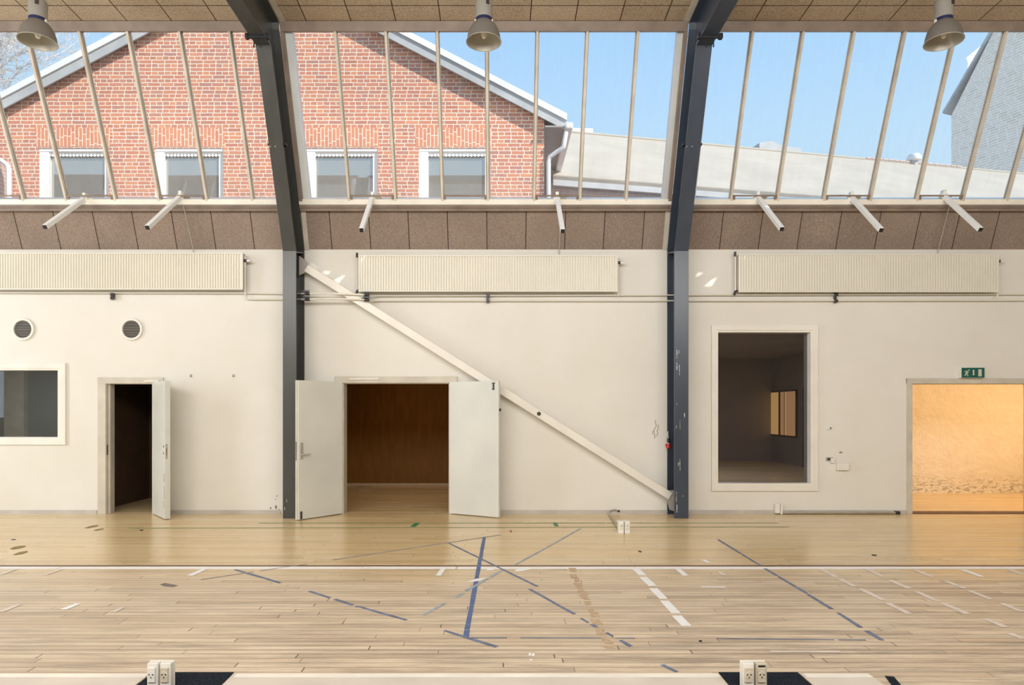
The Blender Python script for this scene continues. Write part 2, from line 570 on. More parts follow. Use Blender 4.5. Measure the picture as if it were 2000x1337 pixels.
# ------------------------------------------------------------------ the hall
XL, XR, YB = -13.2, 12.6, -11.9
WT = 0.22
ZW = PZ(487)                              # top of the plastered wall
B_Y, B_Z = SY(1.025), PZ(393, 1.025)      # foot of the sloping glass
T_Y, T_Z = SY(1.122), PZ(62, 1.122)       # head of the sloping glass
GL = math.hypot(T_Y - B_Y, T_Z - B_Z)
SV = Vector((0, (T_Y - B_Y) / GL, (T_Z - B_Z) / GL))   # up the slope
SN = Vector((0, -SV.z, SV.y))                          # into the room


def SL(x, a, h=0.0):
    return Vector((x, B_Y, B_Z)) + SV * a + SN * h


def sbox(mb, x0, x1, a0, a1, h0, h1):
    pts = [SL(x0, a0, h0), SL(x0, a1, h0), SL(x0, a1, h1), SL(x0, a0, h1)]
    mb.prism(pts, (x1 - x0, 0, 0))


def wall_with_holes(mb, x0, x1, z0, z1, y0, y1, holes):
    xs = sorted({x0, x1, *[h[0] for h in holes], *[h[1] for h in holes]})
    zs = sorted({z0, z1, *[h[2] for h in holes], *[h[3] for h in holes]})
    xs = [x for x in xs if x0 <= x <= x1]
    zs = [z for z in zs if z0 <= z <= z1]
    for i in range(len(xs) - 1):
        j = 0
        while j < len(zs) - 1:
            cx = (xs[i] + xs[i + 1]) / 2
            solid = lambda k: not any(h[0] < cx < h[1] and h[2] < (zs[k] + zs[k + 1]) / 2 < h[3] for h in holes)
            if not solid(j):
                j += 1
                continue
            k = j
            while k + 1 < len(zs) - 1 and solid(k + 1):
                k += 1
            mb.box(xs[i], xs[i + 1], y0, y1, zs[j], zs[k + 1])
            j = k + 1


hole_d1 = (PX(204), PX(302), -0.1, PZ(745))
hole_d2 = (PX(668), PX(880), -0.1, PZ(745))
hole_d3 = (PX(1779), PX(2022), -0.1, PZ(747))
hole_w4 = (PX(-140), PX(118), PZ(857), PZ(719))
hole_w5 = (PX(1398), PX(1586), PZ(947), PZ(645))
b = MB()
wall_with_holes(b, XL, XR, -0.02, ZW, 0, WT, [hole_d1, hole_d2, hole_d3, hole_w4, hole_w5])
tag(b.build('wall_back', 'wall'), 'cream painted plaster wall carrying the radiators and doors', 'wall', kind='structure')

b = MB()
b.box(XL - 0.2, XR + 0.2, YB - 0.2, 11.2, -0.12, 0)
tag(b.build('floor', 'floor'), 'worn narrow-plank wooden floor of the hall', 'floor', kind='structure')

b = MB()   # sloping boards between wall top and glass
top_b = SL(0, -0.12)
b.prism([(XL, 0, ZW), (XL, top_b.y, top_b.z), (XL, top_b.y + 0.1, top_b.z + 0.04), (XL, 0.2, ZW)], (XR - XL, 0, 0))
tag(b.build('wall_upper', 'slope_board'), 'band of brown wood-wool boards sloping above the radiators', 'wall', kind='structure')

CE_Y, CE_Z = SY(1.1255), PZ(46, 1.1255)
CZ_B = CE_Z + (CE_Y - YB) * 0.06
SUN_DIR = Vector((-1.5, 1.0, -1.35))


def to_ceiling(px, py):
    """where the ray of sun that lands on the wall at (px, py) comes through the ceiling"""
    p = P(px, py)
    t = (CE_Z + (CE_Y - p.y) * 0.06 - p.z) / (1.35 - 0.06)
    q = p - SUN_DIR * t
    return Vector((q.x, q.y, CE_Z + (CE_Y - q.y) * 0.06))


# unseen gaps added in the ceiling, cut to shape slivers of sun on the wall
slots = [[(627, 534), (634, 529), (649, 532), (640, 538)], [(648, 549), (671, 538), (674, 542), (665, 549), (662, 556)], [(676, 543), (686, 530), (689, 532), (679, 545)], [(603, 516), (607, 514), (624, 527), (620, 528)],
         [(1346, 530), (1356, 530), (1346, 548)], [(1358, 543), (1363, 532), (1378, 534), (1370, 538)], [(1372, 561), (1392, 545), (1404, 540), (1398, 547), (1390, 561)], [(1407, 545), (1420, 529), (1418, 538)]]
b = MB()
loops = [[Vector((XL, CE_Y, CE_Z)), Vector((XR, CE_Y, CE_Z)), Vector((XR, YB, CZ_B)), Vector((XL, YB, CZ_B))]] + [[to_ceiling(*q) for q in sl] for sl in slots]
ed = []
for lp in loops:
    vs = [b.bm.verts.new(v) for v in lp]
    ed += [b.bm.edges.new((vs[i], vs[(i + 1) % len(vs)])) for i in range(len(vs))]
bmesh.ops.triangle_fill(b.bm, edges=ed, use_beauty=True)
bmesh.ops.recalc_face_normals(b.bm, faces=b.bm.faces)
if sum(f.normal.z for f in b.bm.faces) > 0:
    bmesh.ops.reverse_faces(b.bm, faces=b.bm.faces)
_o = b.build('ceiling', 'ceiling_board')
_m = _o.modifiers.new('thickness', 'SOLIDIFY')
_m.thickness = 0.02
_m.offset = 1.0 if _o.data.polygons[0].normal.z > 0 else -1.0
tag(_o, 'ceiling of brown wood-wool tiles above the skylight', 'ceiling', kind='structure')

b = MB().box(XL, XR, YB - 0.2, YB, 0, CZ_B + 0.2)
tag(b.build('wall_front', 'wall'), 'plain wall behind the viewer', 'wall', kind='structure')
for nm, x0, x1 in (('wall_left', XL - 0.2, XL), ('wall_right', XR, XR + 0.2)):
    b = MB().prism([(x0, YB, 0), (x0, WT, 0), (x0, WT, ZW), (x0, CE_Y, CE_Z + 0.2), (x0, YB, CZ_B + 0.2)], (x1 - x0, 0, 0))
    tag(b.build(nm, 'wall'), 'plain end wall of the hall on the ' + ('left' if x0 < 0 else 'right'), 'wall', kind='structure')

# skirting
b = MB()
for a, c in ((-180, 190), (320, 548), (896, 1308), (1346, 1768)):
    b.box(PX(a), PX(c), -0.018, 0, 0, 0.06)
tag(b.build('baseboard_back', 'skirting'), 'low grey skirting board along the foot of the cream wall', 'skirting board', kind='structure')

# ------------------------------------------------------------------ steel frames
FZ = PZ(490, 1.044)
FY = SY(1.044)
KY, KZ = SY(1.175), PZ(88, 1.175)
BEAM_Z = PZ(0, 1.315)


def strip(pts, t):
    """mitred strip of thickness t along a YZ polyline (t to the left of travel)"""
    out = []
    for i, p in enumerate(pts):
        d1 = Vector((pts[i][0] - pts[i - 1][0], pts[i][1] - pts[i - 1][1])).normalized() if i else None
        d2 = Vector((pts[i + 1][0] - pts[i][0], pts[i + 1][1] - pts[i][1])).normalized() if i < len(pts) - 1 else None
        n1 = Vector((-d1.y, d1.x)) if d1 else None
        n2 = Vector((-d2.y, d2.x)) if d2 else None
        n = (n1 + n2).normalized() if n1 and n2 else (n1 or n2)
        k = t / max(0.3, n.dot(n1 or n2))
        out.append((p[0] + n.x * k, p[1] + n.y * k))
    return list(pts) + out[::-1]


def steel_frame(xc, w, mat, label, chips):
    root = empty('steel_column', (xc, FY / 2, 0), label, 'steel column', kind='thing')
    front = [(FY, 0), (FY, FZ), (KY, KZ), (YB + 0.01, BEAM_Z)]
    bk = SL(0, -0.4, 0.055)
    tp = SL(0, GL + 0.02, 0.055)
    back = [(-0.004, 0), (-0.004, ZW - 0.03), (tp.y, tp.z), (CE_Y - 0.06, CE_Z - 0.006), (YB + 0.01, CZ_B - 0.006)]
    x0 = xc - w / 2
    b = MB().prism([(x0, y, z) for y, z in strip(front, -0.026)], (w, 0, 0))
    b.build('front_flange', mat, root, bevel=0.003)
    b = MB().prism([(x0, y, z) for y, z in strip(back, 0.022)], (w, 0, 0))
    b.build('back_flange', mat, root)
    b = MB().prism([(xc - 0.009, y, z) for y, z in [(FY + 0.02, 0), (FY + 0.02, FZ - 0.003), (KY + 0.02, KZ + 0.012), (YB + 0.01, BEAM_Z + 0.02)] + [(p_[0], p_[1]) for p_ in back[::-1]]], (0.018, 0, 0))
    b.build('web', mat, root)
    # stiffener plates in the recess at the two bends
    b = MB()
    b.prism([(x0 + 0.01, FY + 0.02, FZ), (x0 + 0.01, -0.02, ZW - 0.05), (x0 + 0.01, -0.02, ZW - 0.07), (x0 + 0.01, FY + 0.02, FZ - 0.02)], (w - 0.02, 0, 0))
    b.build('stiffener', mat, root)
    # clamp under the beam with two hanging pins
    cy, cz = SY(1.205), BEAM_Z - 0.035
    b = MB().box(x0 - 0.03, x0 + w + 0.04, cy - 0.018, cy + 0.018, cz - 0.016, cz + 0.016)
    b.box(x0 - 0.05, x0 - 0.012, cy - 0.03, cy + 0.03, cz - 0.026, cz + 0.04)
    b.box(x0 + w + 0.012, x0 + w + 0.06, cy - 0.03, cy + 0.03, cz - 0.026, cz + 0.04)
    k = b.build('clamp', 'black', root, bevel=0.003)
    for q in (0.30, 0.74):
        MB().tube([(x0 + w * q, cy, cz - 0.01), (x0 + w * q, cy, cz - 0.13)], 0.009, 8).build('pin', 'black', k)
    # smaller clamp half way up the leaning part
    s = 1.103
    yy, zz = SY(s) - 0.01, PZ(283, s)
    b = MB().box(x0 - 0.03, x0 + 0.02, yy - 0.03, yy + 0.05, zz - 0.012, zz + 0.012)
    b.box(x0 + w - 0.03, x0 + w + 0.03, yy - 0.03, yy + 0.05, zz - 0.012, zz + 0.012)
    b.box(x0 + 0.02, x0 + w - 0.03, yy - 0.0, yy + 0.03, zz - 0.006, zz + 0.006)
    k = b.build('clamp', 'black', root)
    for q in (0.16, 0.52):
        MB().tube([(x0 + w * q + 0.02, yy - 0.03, zz + 0.01), (x0 + w * q - 0.02, yy - 0.05, zz - 0.05)], 0.010, 8).build('pin', 'alu_white', k)
    for px, y0, y1, wd in chips:
        wd *= 0.6
        b = MB()
        xx = PX(px, 1.044)
        z0, z1 = PZ(y1, 1.044), PZ(y0, 1.044)
        m = 5
        pts = [(xx + random.uniform(0.2, 1.0) * wd, z0 + (z1 - z0) * i / m) for i in range(m + 1)]
        pts += [(xx - random.uniform(0.0, 0.9) * wd, z0 + (z1 - z0) * i / m) for i in range(m, -1, -1)]
        b.prism([(x, FY - 0.0005, z) for x, z in pts], (0, -0.0012, 0))
        b.build('paint_chip', 'chip', root)
    return root


steel_frame(-3.14, 0.2, 'steel_grey', 'dark grey steel column beside the open double door, running into the roof beam',
            [(556, 990, 996, 0.012), (560, 975, 980, 0.006)])
steel_frame(2.728, 0.212, 'steel_flare_blue', 'steel column, blue-grey from painted-in flare, with white paint chips left of the tall interior window',
            [(1322, 683, 700, 0.012), (1326, 684, 690, 0.008), (1322, 708, 722, 0.011), (1327, 712, 732, 0.007), (1322, 786, 790, 0.006),
             (1337, 806, 815, 0.012), (1328, 820, 838, 0.004), (1321, 830, 836, 0.005), (1328, 896, 918, 0.012), (1325, 902, 909, 0.010),
             (1321, 960, 980, 0.008), (1322, 985, 1000, 0.012), (1334, 967, 970, 0.006)])

# beige cover strips where ceiling and boards meet the frames
for i, (x0, x1, which) in enumerate(((-3.03, -2.955, 'c'), (2.545, 2.62, 'c'), (-3.035, -2.965, 's'), (2.55, 2.62, 's'))):
    b = MB()
    if which == 'c':
        b.prism([(x0, CE_Y, CE_Z - 0.012), (x0, YB, CZ_B - 0.012), (x0, YB, CZ_B), (x0, CE_Y, CE_Z)], (x1 - x0, 0, 0))
    else:
        b.prism([(x0, 0, ZW), (x0, top_b.y, top_b.z), (x0, top_b.y - 0.018, top_b.z - 0.008), (x0, -0.018, ZW - 0.008)], (x1 - x0, 0, 0))
    tag(b.build('trim_%d' % (i + 1), 'frame_grey'), 'narrow beige cover strip beside the %s steel frame, on the %s' % ('grey' if x0 < 0 else 'blue-grey', 'ceiling tiles' if which == 'c' else 'sloping boards'), 'trim', kind='structure')

# ------------------------------------------------------------------ skylight bays
bar_px = {1: [(49.5,), (133,), (228,), (313.5,), (406,), (495,)], 2: [683, 773, 864.6, 953, 1043, 1132, 1222], 3: [1426, 1516, 1606.6, 1697, 1787.5, 1877, 1962.5, 2052]}
xb = {1: [PX(v[0], 1.025) for v in bar_px[1]], 2: [PX(v, 1.025) for v in bar_px[2]], 3: [PX(v, 1.025) for v in bar_px[3]]}
xb[1] = [-8.64, -7.94] + xb[1]
bays = {1: (-9.05, -3.245), 2: (-3.035, 2.615), 3: (2.84, 8.62)}
vent_after = {1: [1, 3, 5], 2: [0, 2, 4], 3: [0, 2, 4]}     # index of the bar left of each vent pane
bay_label = {1: 'sloping skylight above the left-hand radiator, showing most of the brick gable', 2: 'sloping skylight between the two steel columns', 3: 'sloping skylight right of the blue-grey column, mostly sky'}
for k, (x0, x1) in bays.items():
    root = empty('window_%d' % k, SL((x0 + x1) / 2, 0), bay_label[k], 'skylight', 'sloping skylights', 'structure')
    b = MB()
    sbox(b, x0, x1, GL, GL + 0.125, -0.08, 0.06)
    b.build('head_frame', 'frame_brown', root, bevel=0.004)
    b = MB()
    sbox(b, x0, x1, -0.135, -0.045, -0.08, 0.075)
    sbox(b, x0, x1, -0.085, -0.070, 0.075, 0.095)
    b.build('bottom_frame', 'frame_brown', root, bevel=0.004)
    b = MB()
    sbox(b, x0, x1, -0.045, 0.035, -0.22, 0.05)
    b.build('sill', 'sill_white', root, bevel=0.004)
    for xa, xc in ((x0, x0 + 0.05), (x1 - 0.05, x1)):
        b = MB()
        sbox(b, xa, xc, 0.012, GL, -0.03, 0.065)
        b.build('side_frame', 'frame_brown', root)
    for xa, xc in ((x0 + 0.05, x0 + 0.15), (x1 - 0.13, x1 - 0.05)):
        b = MB()
        sbox(b, xa, xc, 0.012, GL, -0.12, -0.012)
        b.build('outer_flashing', 'win_white', root)
    for x in xb[k]:
        b = MB()
        sbox(b, x - 0.017, x + 0.017, 0.012, GL, 0.004, 0.055)
        sbox(b, x - 0.030, x + 0.030, 0.012, GL, -0.02, -0.008)
        b.build('glazing_bar', 'bar_tan', root, bevel=0.003)
    xs = [x0 + 0.05] + xb[k] + [x1 - 0.05]
    for i in range(len(xs) - 1):
        b = MB()
        sbox(b, xs[i] + 0.001, xs[i + 1] - 0.001, 0.012, GL, -0.006, 0.0)
        b.build('pane', 'glass_sky', root)
    for i in vent_after[k]:
        a, c = xb[k][i] + 0.025, xb[k][i + 1] - 0.025
        b = MB()
        sbox(b, a, c, 0.075, 0.098, 0.03, 0.055)
        sbox(b, a, a + 0.03, 0.02, 0.085, 0.02, 0.05)
        sbox(b, c - 0.03, c, 0.02, 0.085, 0.02, 0.05)
        b.build('vent_rail', 'frame_brown', root)

# plain boarded slope beyond the outermost bays
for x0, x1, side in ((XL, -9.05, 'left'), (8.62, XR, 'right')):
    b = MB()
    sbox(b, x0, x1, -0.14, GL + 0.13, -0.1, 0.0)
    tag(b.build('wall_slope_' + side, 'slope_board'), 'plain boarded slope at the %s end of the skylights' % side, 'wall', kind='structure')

# openers: square white tubes reaching into the room from the sill
openers = [((165, 388), (88, 443), 'white opener tube at far left under the brick gable, leaning left'),
           ((352, 384), (288, 444), 'white opener tube between the leftmost tube and the grey column'),
           ((727, 386), (706, 449), 'white opener tube above the double door and middle radiator'),
           ((1088, 386), (1099, 451), 'white opener tube just left of the blue-grey column'),
           ((1480, 385), (1527, 447), 'white opener tube nearest right of the blue-grey column'),
           ((1663, 385), (1721, 449), 'white opener tube above the middle of the right radiator'),
           ((1843, 382), (1915, 448), 'white opener tube above the right end of the right radiator')]
op_scale = [1.122, 1.130, 1.116, 1.128, 1.122, 1.1127, 1.110]
proto = None
A0 = P(727, 386, 1.02)
A1 = P(727, 386, 1.02)
for (p0, p1, lab), se in zip(openers, op_scale):
    a = P(p0[0], p0[1], 1.028)
    e = P(p1[0], p1[1], se)
    root = empty('window_opener', a, lab, 'window opener', 'white opener tubes under the skylights')
    d = (e - a).normalized()
    MB().bar(a + d * 0.02, e, 0.062, 0.062).build('tube', 'alu_white', root, bevel=0.004)
    MB().bar(e - d * 0.002, e + d * 0.010, 0.056, 0.056).build('end_cap', 'black', root, bevel=0.004)
    b = MB().box(a.x - 0.05, a.x + 0.05, a.y - 0.02, a.y + 0.05, a.z - 0.035, a.z + 0.03)
    b.box(a.x - 0.02, a.x + 0.025, a.y - 0.03, a.y + 0.05, a.z + 0.02, a.z + 0.085)
    b.build('bracket', 'sill_white', root, bevel=0.006)
    MB().box(a.x + 0.06, a.x + 0.14, a.y - 0.01, a.y + 0.04, a.z - 0.012, a.z + 0.012).build('latch', 'bar_tan', root, bevel=0.003)

# thin control cords from the sill down over the boards
for pts, lab in ((((359, 402, 1.032), (378, 487, 1.004), (379, 496, 1.003)), 'thin brown cord down the boards above the left radiator'),
                 (((1094, 440, 1.022), (1092, 487, 1.004), (1092, 497, 1.003)), 'thin grey cord down the boards above the middle radiator'),
                 (((1853, 404, 1.032), (1832, 486, 1.004), (1831, 494, 1.003)), 'thin pale cord down the boards above the right radiator')):
    b = MB().tube([P(*q) + Vector((0, -0.012, 0)) for q in pts], 0.006, 8)
    tag(b.build('cord', 'conduit', smooth=True), lab, 'cord')

# ------------------------------------------------------------------ pendant lamps
lz = PZ(82, 1.25)
ly = SY(1.25)


def lamp(x, label):
    root = empty('pendant_lamp', (x, ly, lz), label, 'pendant lamp', 'grey bell pendant lamps')
    R = 0.222
    outer = [(0.095, 0.255), (0.112, 0.24), (0.150, 0.20), (0.182, 0.145), (0.202, 0.08), (R - 0.006, 0.0)]
    b = MB().lathe(outer, (x, ly, lz), seg=48)
    b.build('shade', 'lamp_shell', root, smooth=True)
    inner = [(0.03, 0.235), (0.09, 0.232), (0.140, 0.195), (0.172, 0.14), (0.193, 0.08), (R - 0.009, 0.0), (R, -0.004), (R, 0.004), (R - 0.006, 0.006)]
    MB().lathe(inner, (x, ly, lz), seg=48).build('reflector', 'lamp_inside', root, smooth=True)
    MB().lathe([(0.0005, -0.005), (0.02, 0.0), (0.034, 0.03), (0.036, 0.07), (0.026, 0.12), (0.02, 0.2), (0.02, 0.24)], (x, ly, lz + 0.05), seg=24).build('bulb', 'bulb', root, smooth=True)
    MB().lathe([(0.092, 0.252), (0.1, 0.256), (0.1, 0.285), (0.092, 0.287)], (x, ly, lz), seg=40).build('collar', 'navy', root, smooth=True)
    b = MB().lathe([(0.0005, 0.286), (0.106, 0.286), (0.106, 0.49), (0.098, 0.515), (0.0005, 0.52)], (x, ly, lz), seg=40)
    h = b.build('gear_housing', 'lamp_gear', root, smooth=True)
    MB().box(x + 0.03, x + 0.07, ly - 0.103, ly - 0.09, lz + 0.42, lz + 0.475).build('vent', 'dark_metal', h)
    for sx in (-1, 1):
        MB().box(x + sx * 0.104 - 0.012, x + sx * 0.104 + 0.012, ly - 0.02, ly + 0.01, lz + 0.235, lz + 0.275).build('clip', 'white_plastic', root, bevel=0.003)
    zc = CE_Z + (CE_Y - ly) * 0.06
    b = MB().tube([(x, ly, lz + 0.515), (x, ly, lz + 0.58)], 0.016, 10)
    b.tube([(x, ly, lz + 0.57), (x, ly, zc)], 0.007, 8)
    b.build('hook', 'dark_metal', root, smooth=True)
    MB().tube([(x - 0.05, ly - 0.02, lz + 0.51), (x - 0.062, ly - 0.03, lz + 0.62), (x - 0.03, ly - 0.01, zc)], 0.004, 6).build('cable', 'black', root, smooth=True)


lamp(PX(74, 1.25), 'grey bell pendant lamp in front of the bare tree at far left')
lamp(PX(945, 1.25), 'grey bell pendant lamp hanging midway between the two steel columns')
lamp(PX(1843, 1.25), 'grey bell pendant lamp beside the tall grey building at far right')

# ------------------------------------------------------------------ radiators
RF = SY(1.0158)


def radiator(px0, px1, py0, py1, label, valve_end, left_bits, vy):
    s = 1.0158
    x0, x1 = PX(px0, s), PX(px1, s)
    z0, z1 = PZ(py1, s), PZ(py0, s)
    root = empty('radiator', ((x0 + x1) / 2, RF / 2, z0), label, 'radiator', 'long cream panel radiators')
    n = int(round((x1 - x0 - 0.04) / 0.0405))
    p = (x1 - x0 - 0.04) / n
    prof = [(x0, RF + 0.006), (x0 + 0.02, RF + 0.002)]
    for i in range(n):
        a = x0 + 0.02 + i * p
        prof += [(a + p * 0.10, RF + 0.022), (a + p * 0.36, RF + 0.022), (a + p * 0.52, RF), (a + p * 0.90, RF)]
    prof += [(x1 - 0.02, RF + 0.002), (x1, RF + 0.006)]
    b = MB()
    zz = (z0 + 0.012, z0 + 0.026, z1 - 0.026, z1 - 0.012)
    rows = []
    for j, z in enumerate(zz):
        flat = j in (0, 3)
        rows.append([b.bm.verts.new((x, RF + 0.003 if flat else y, z)) for x, y in prof])
    for j in range(3):
        for i in range(len(prof) - 1):
            b.bm.faces.new((rows[j][i], rows[j][i + 1], rows[j + 1][i + 1], rows[j + 1][i]))
    b.box(x0, x1, RF + 0.002, RF + 0.02, z0, z0 + 0.013)
    b.box(x0, x1, RF + 0.002, RF + 0.02, z1 - 0.013, z1)
    b.build('front_panel', 'radiator', root)
    b = MB().box(x0 + 0.004, x1 - 0.004, -0.075, -0.06, z0 + 0.01, z1 - 0.01)
    b.build('rear_panel', 'radiator', root)
    b = MB().box(x0 + 0.002, x1 - 0.002, RF + 0.018, -0.06, z1 - 0.012, z1 - 0.004)
    for i in range(40):
        q = x0 + 0.05 + (x1 - x0 - 0.1) * i / 39
        b.box(q - 0.002, q + 0.002, RF + 0.02, -0.07, z1 - 0.02, z1 - 0.012)
    b.build('top_grille', 'radiator', root)
    for xa, xc in ((x0, x0 + 0.004), (x1 - 0.004, x1)):
        MB().box(xa, xc, RF + 0.016, -0.06, z0 + 0.01, z1 - 0.006).build('side_panel', 'frame_grey', root)
    for q in (0.12, 0.5, 0.88):
        xx = x0 + (x1 - x0) * q
        MB().box(xx - 0.02, xx + 0.02, -0.065, 0.0, z0 + 0.05, z1 - 0.05).build('wall_bracket', 'metal', root)
    if valve_end:
        z = PZ(vy)
        v = MB().tube([(x1 - 0.005, -0.11, z), (x1 + 0.045, -0.11, z)], 0.024, 12).build('valve', 'dark_metal', root, smooth=True)
        MB().tube([(x1 + 0.045, -0.11, z), (x1 + 0.10, -0.11, z)], 0.021, 12).build('thermostat_head', 'white_plastic', v, smooth=True)
        MB().tube([(x1 + 0.018, -0.11, z + 0.06), (x1 + 0.018, -0.11, z0 - 0.02), (x1 + 0.018, -0.09, z0 - 0.06)], 0.010, 8).build('riser', 'radiator', root, smooth=True)
    if left_bits:
        MB().tube([(x0 - 0.035, -0.1, z1 - 0.02), (x0 - 0.035, -0.1, z1 + 0.05)], 0.018, 10).build('air_vent', 'dark_metal', root, smooth=True)
        MB().tube([(x0 - 0.05, -0.1, z0 - 0.035), (x0 - 0.03, -0.1, z0 + 0.02), (x0 + 0.01, -0.1, z0 + 0.03)], 0.02, 10).build('elbow', 'dark_metal', root, smooth=True)
        MB().tube([(x0 - 0.03, -0.1, z0), (x0 - 0.03, -0.1, z1 - 0.03), (x0 + 0.01, -0.1, z1 - 0.03)], 0.008, 8).build('riser', 'metal', root, smooth=True)
    return root


radiator(-34, 474, 493, 565, 'long cream panel radiator cut by the left frame edge, above the two round vents', True, False, 512)
radiator(700, 1207, 498, 569, 'long cream panel radiator between the two steel columns', True, True, 516)
radiator(1443, 1952, 496, 570, 'long cream panel radiator above the tall interior window and exit sign', True, True, 513)

# heating pipes along the wall
WY = Vector((0, 0, 0))


def pw(px, py, y):
    return Vector((PX(px, D / (D + y)), y, PZ(py, D / (D + y))))


root = empty('heating_pipe', pw(975, 577, -0.05), 'upper cream heating pipe running under the radiators, right across the wall', 'pipe', 'heating pipes under the radiators')
MB().tube([pw(-60, 571, -0.05), pw(480, 572, -0.05), pw(556, 573, -0.05), pw(583, 573, -0.09), pw(590, 573, -0.215)], 0.0105, 8).build('pipe_run', 'radiator', root, smooth=True)
MB().tube([pw(588, 573, -0.215), pw(640, 572.5, -0.215), pw(712, 575, -0.215)], 0.0135, 10).build('bypass', 'white_paint', root, smooth=True)
MB().tube([pw(708, 575, -0.215), pw(722, 577, -0.12), pw(735, 577.5, -0.05), pw(1300, 576, -0.05), pw(2060, 574, -0.05)], 0.0105, 8).build('pipe_run', 'radiator', root, smooth=True)
for px, py in ((601, 573), (717, 575.5)):
    y = -0.215
    MB().tube([pw(px - 11, py, y), pw(px - 5, py, y)], 0.022, 10).build('coupling', 'metal', root, smooth=True)
    v = MB().tube([pw(px - 5, py, y), pw(px + 4, py + 0.5, y)], 0.026, 10).build('valve', 'dark_metal', root, smooth=True)
    MB().box(*[q for q in (PX(px - 2), PX(px + 12), y - 0.045, y - 0.03, PZ(py + 2), PZ(py - 1))]).build('lever', 'dark_metal', v)
root2 = empty('heating_pipe', pw(975, 587, -0.05), 'lower cream heating pipe just beneath the upper pipe', 'pipe', 'heating pipes under the radiators')
MB().tube([pw(479, 568, -0.05), pw(479, 581, -0.05), pw(483, 584, -0.05), pw(556, 584, -0.05), pw(583, 584, -0.09), pw(590, 584, -0.215)], 0.0105, 8).build('pipe_run', 'radiator', root2, smooth=True)
MB().tube([pw(588, 584, -0.215), pw(640, 583, -0.215), pw(712, 584, -0.215)], 0.0135, 10).build('bypass', 'white_paint', root2, smooth=True)
MB().tube([pw(708, 584, -0.215), pw(722, 586, -0.12), pw(735, 587, -0.05), pw(1300, 587, -0.05), pw(2060, 586, -0.05)], 0.0105, 8).build('pipe_run', 'radiator', root2, smooth=True)
for px, py in ((601, 584), (717, 585)):
    y = -0.215
    MB().tube([pw(px - 11, py, y), pw(px - 5, py, y)], 0.022, 10).build('coupling', 'metal', root2, smooth=True)
    v = MB().tube([pw(px - 5, py, y), pw(px + 4, py + 0.5, y)], 0.026, 10).build('valve', 'dark_metal', root2, smooth=True)
    MB().box(PX(px - 2), PX(px + 12), y - 0.045, y - 0.03, PZ(py + 2), PZ(py - 1)).build('lever', 'dark_metal', v)
for px, y0, y1, lab in ((223, 570, 586, 'dark pipe clip under the left radiator'), (953, 572, 592, 'dark pipe clip under the middle radiator'), (1629, 570, 592, 'dark pipe clip under the right radiator')):
    b = MB().box(PX(px - 2.5), PX(px + 1.5), -0.062, -0.032, PZ(y1), PZ(y0 + 6))
    b.box(PX(px - 3), PX(px + 4), -0.07, -0.03, PZ(y0 + 9), PZ(y0 + 3))
    b.box(PX(px - 3), PX(px + 4), -0.07, -0.03, PZ(y1 - 1), PZ(y1 - 6))
    b.box(PX(px - 1), PX(px + 1), -0.035, 0.0, PZ(y1 - 8), PZ(y0 + 9))
    tag(b.build('pipe_clip', 'dark_metal', bevel=0.002, origin=True), lab, 'pipe clip', 'pipe clips')

# ------------------------------------------------------------------ diagonal brace
s = 1.0145
a, e = P(598, 523, s), P(1309.5, 968.5, s)
a.y = e.y = -0.115
root = empty('diagonal_brace', (a + e) / 2, 'long cream steel brace slanting from the grey column to the blue-grey column foot', 'brace')
d = (e - a).normalized()
MB().bar(a, e, 0.10, 0.118, up=Vector((-d.z, 0, d.x)) * (1 if d.x > 0 else -1)).build('tube', 'white_paint', root, bevel=0.006)
g = MB().prism([P(584, 499, s), P(597, 508, s), P(604, 521, s), P(594, 533, s), P(584, 537, s)], (0, 0.018, 0)).build('gusset_plate', 'conduit', root)
g = MB().prism([P(1300, 965, s), P(1308, 957, s), P(1319, 957, s), P(1322, 975, s), P(1322, 1000, s), P(1308, 995, s)], (0, 0.018, 0)).build('gusset_plate', 'conduit', root)
c = P(1052.5, 807, s)
mid = a + (e - a) * ((1052.5 - 598) / (1309.5 - 598))
MB().lathe([(0.0005, -0.0085), (0.026, -0.0085), (0.031, -0.003), (0.031, 0.0)], (mid.x, a.y - 0.05, mid.z), 'Y', 24).build('cap', 'dark_metal', root, smooth=True)

# ------------------------------------------------------------------ round vents
for px, py, lab in ((46.5, 643, 'round white louvred wall vent above the left-hand interior window'), (258, 643, 'round white louvred wall vent above the narrow open door')):
    x, z = PX(px), PZ(py)
    root = empty('wall_vent', (x, 0, z), lab, 'wall vent', 'round louvred wall vents')
    MB().lathe([(0.137, -0.026), (0.142, -0.034), (0.168, -0.034), (0.174, -0.028), (0.174, 0.0), (0.137, 0.0), (0.137, -0.026)], (x, 0, z), 'Y', 48).build('ring', 'white_plastic', root, smooth=True)
    MB().lathe([(0.0005, -0.002), (0.138, -0.002), (0.138, 0.0)], (x, 0, z), 'Y', 40).build('duct', 'black', root)
    for i in range(11):
        zz = z - 0.125 + 0.025 * i
        w = math.sqrt(max(0.0, 0.138 ** 2 - (zz - z) ** 2))
        if w > 0.03:
            MB().prism([(x - w, -0.010, zz + 0.001), (x - w, -0.026, zz - 0.005), (x - w, -0.028, zz - 0.002), (x - w, -0.012, zz + 0.004)], (2 * w, 0, 0)).build('slat', 'frame_grey', root)

# ------------------------------------------------------------------ interior windows


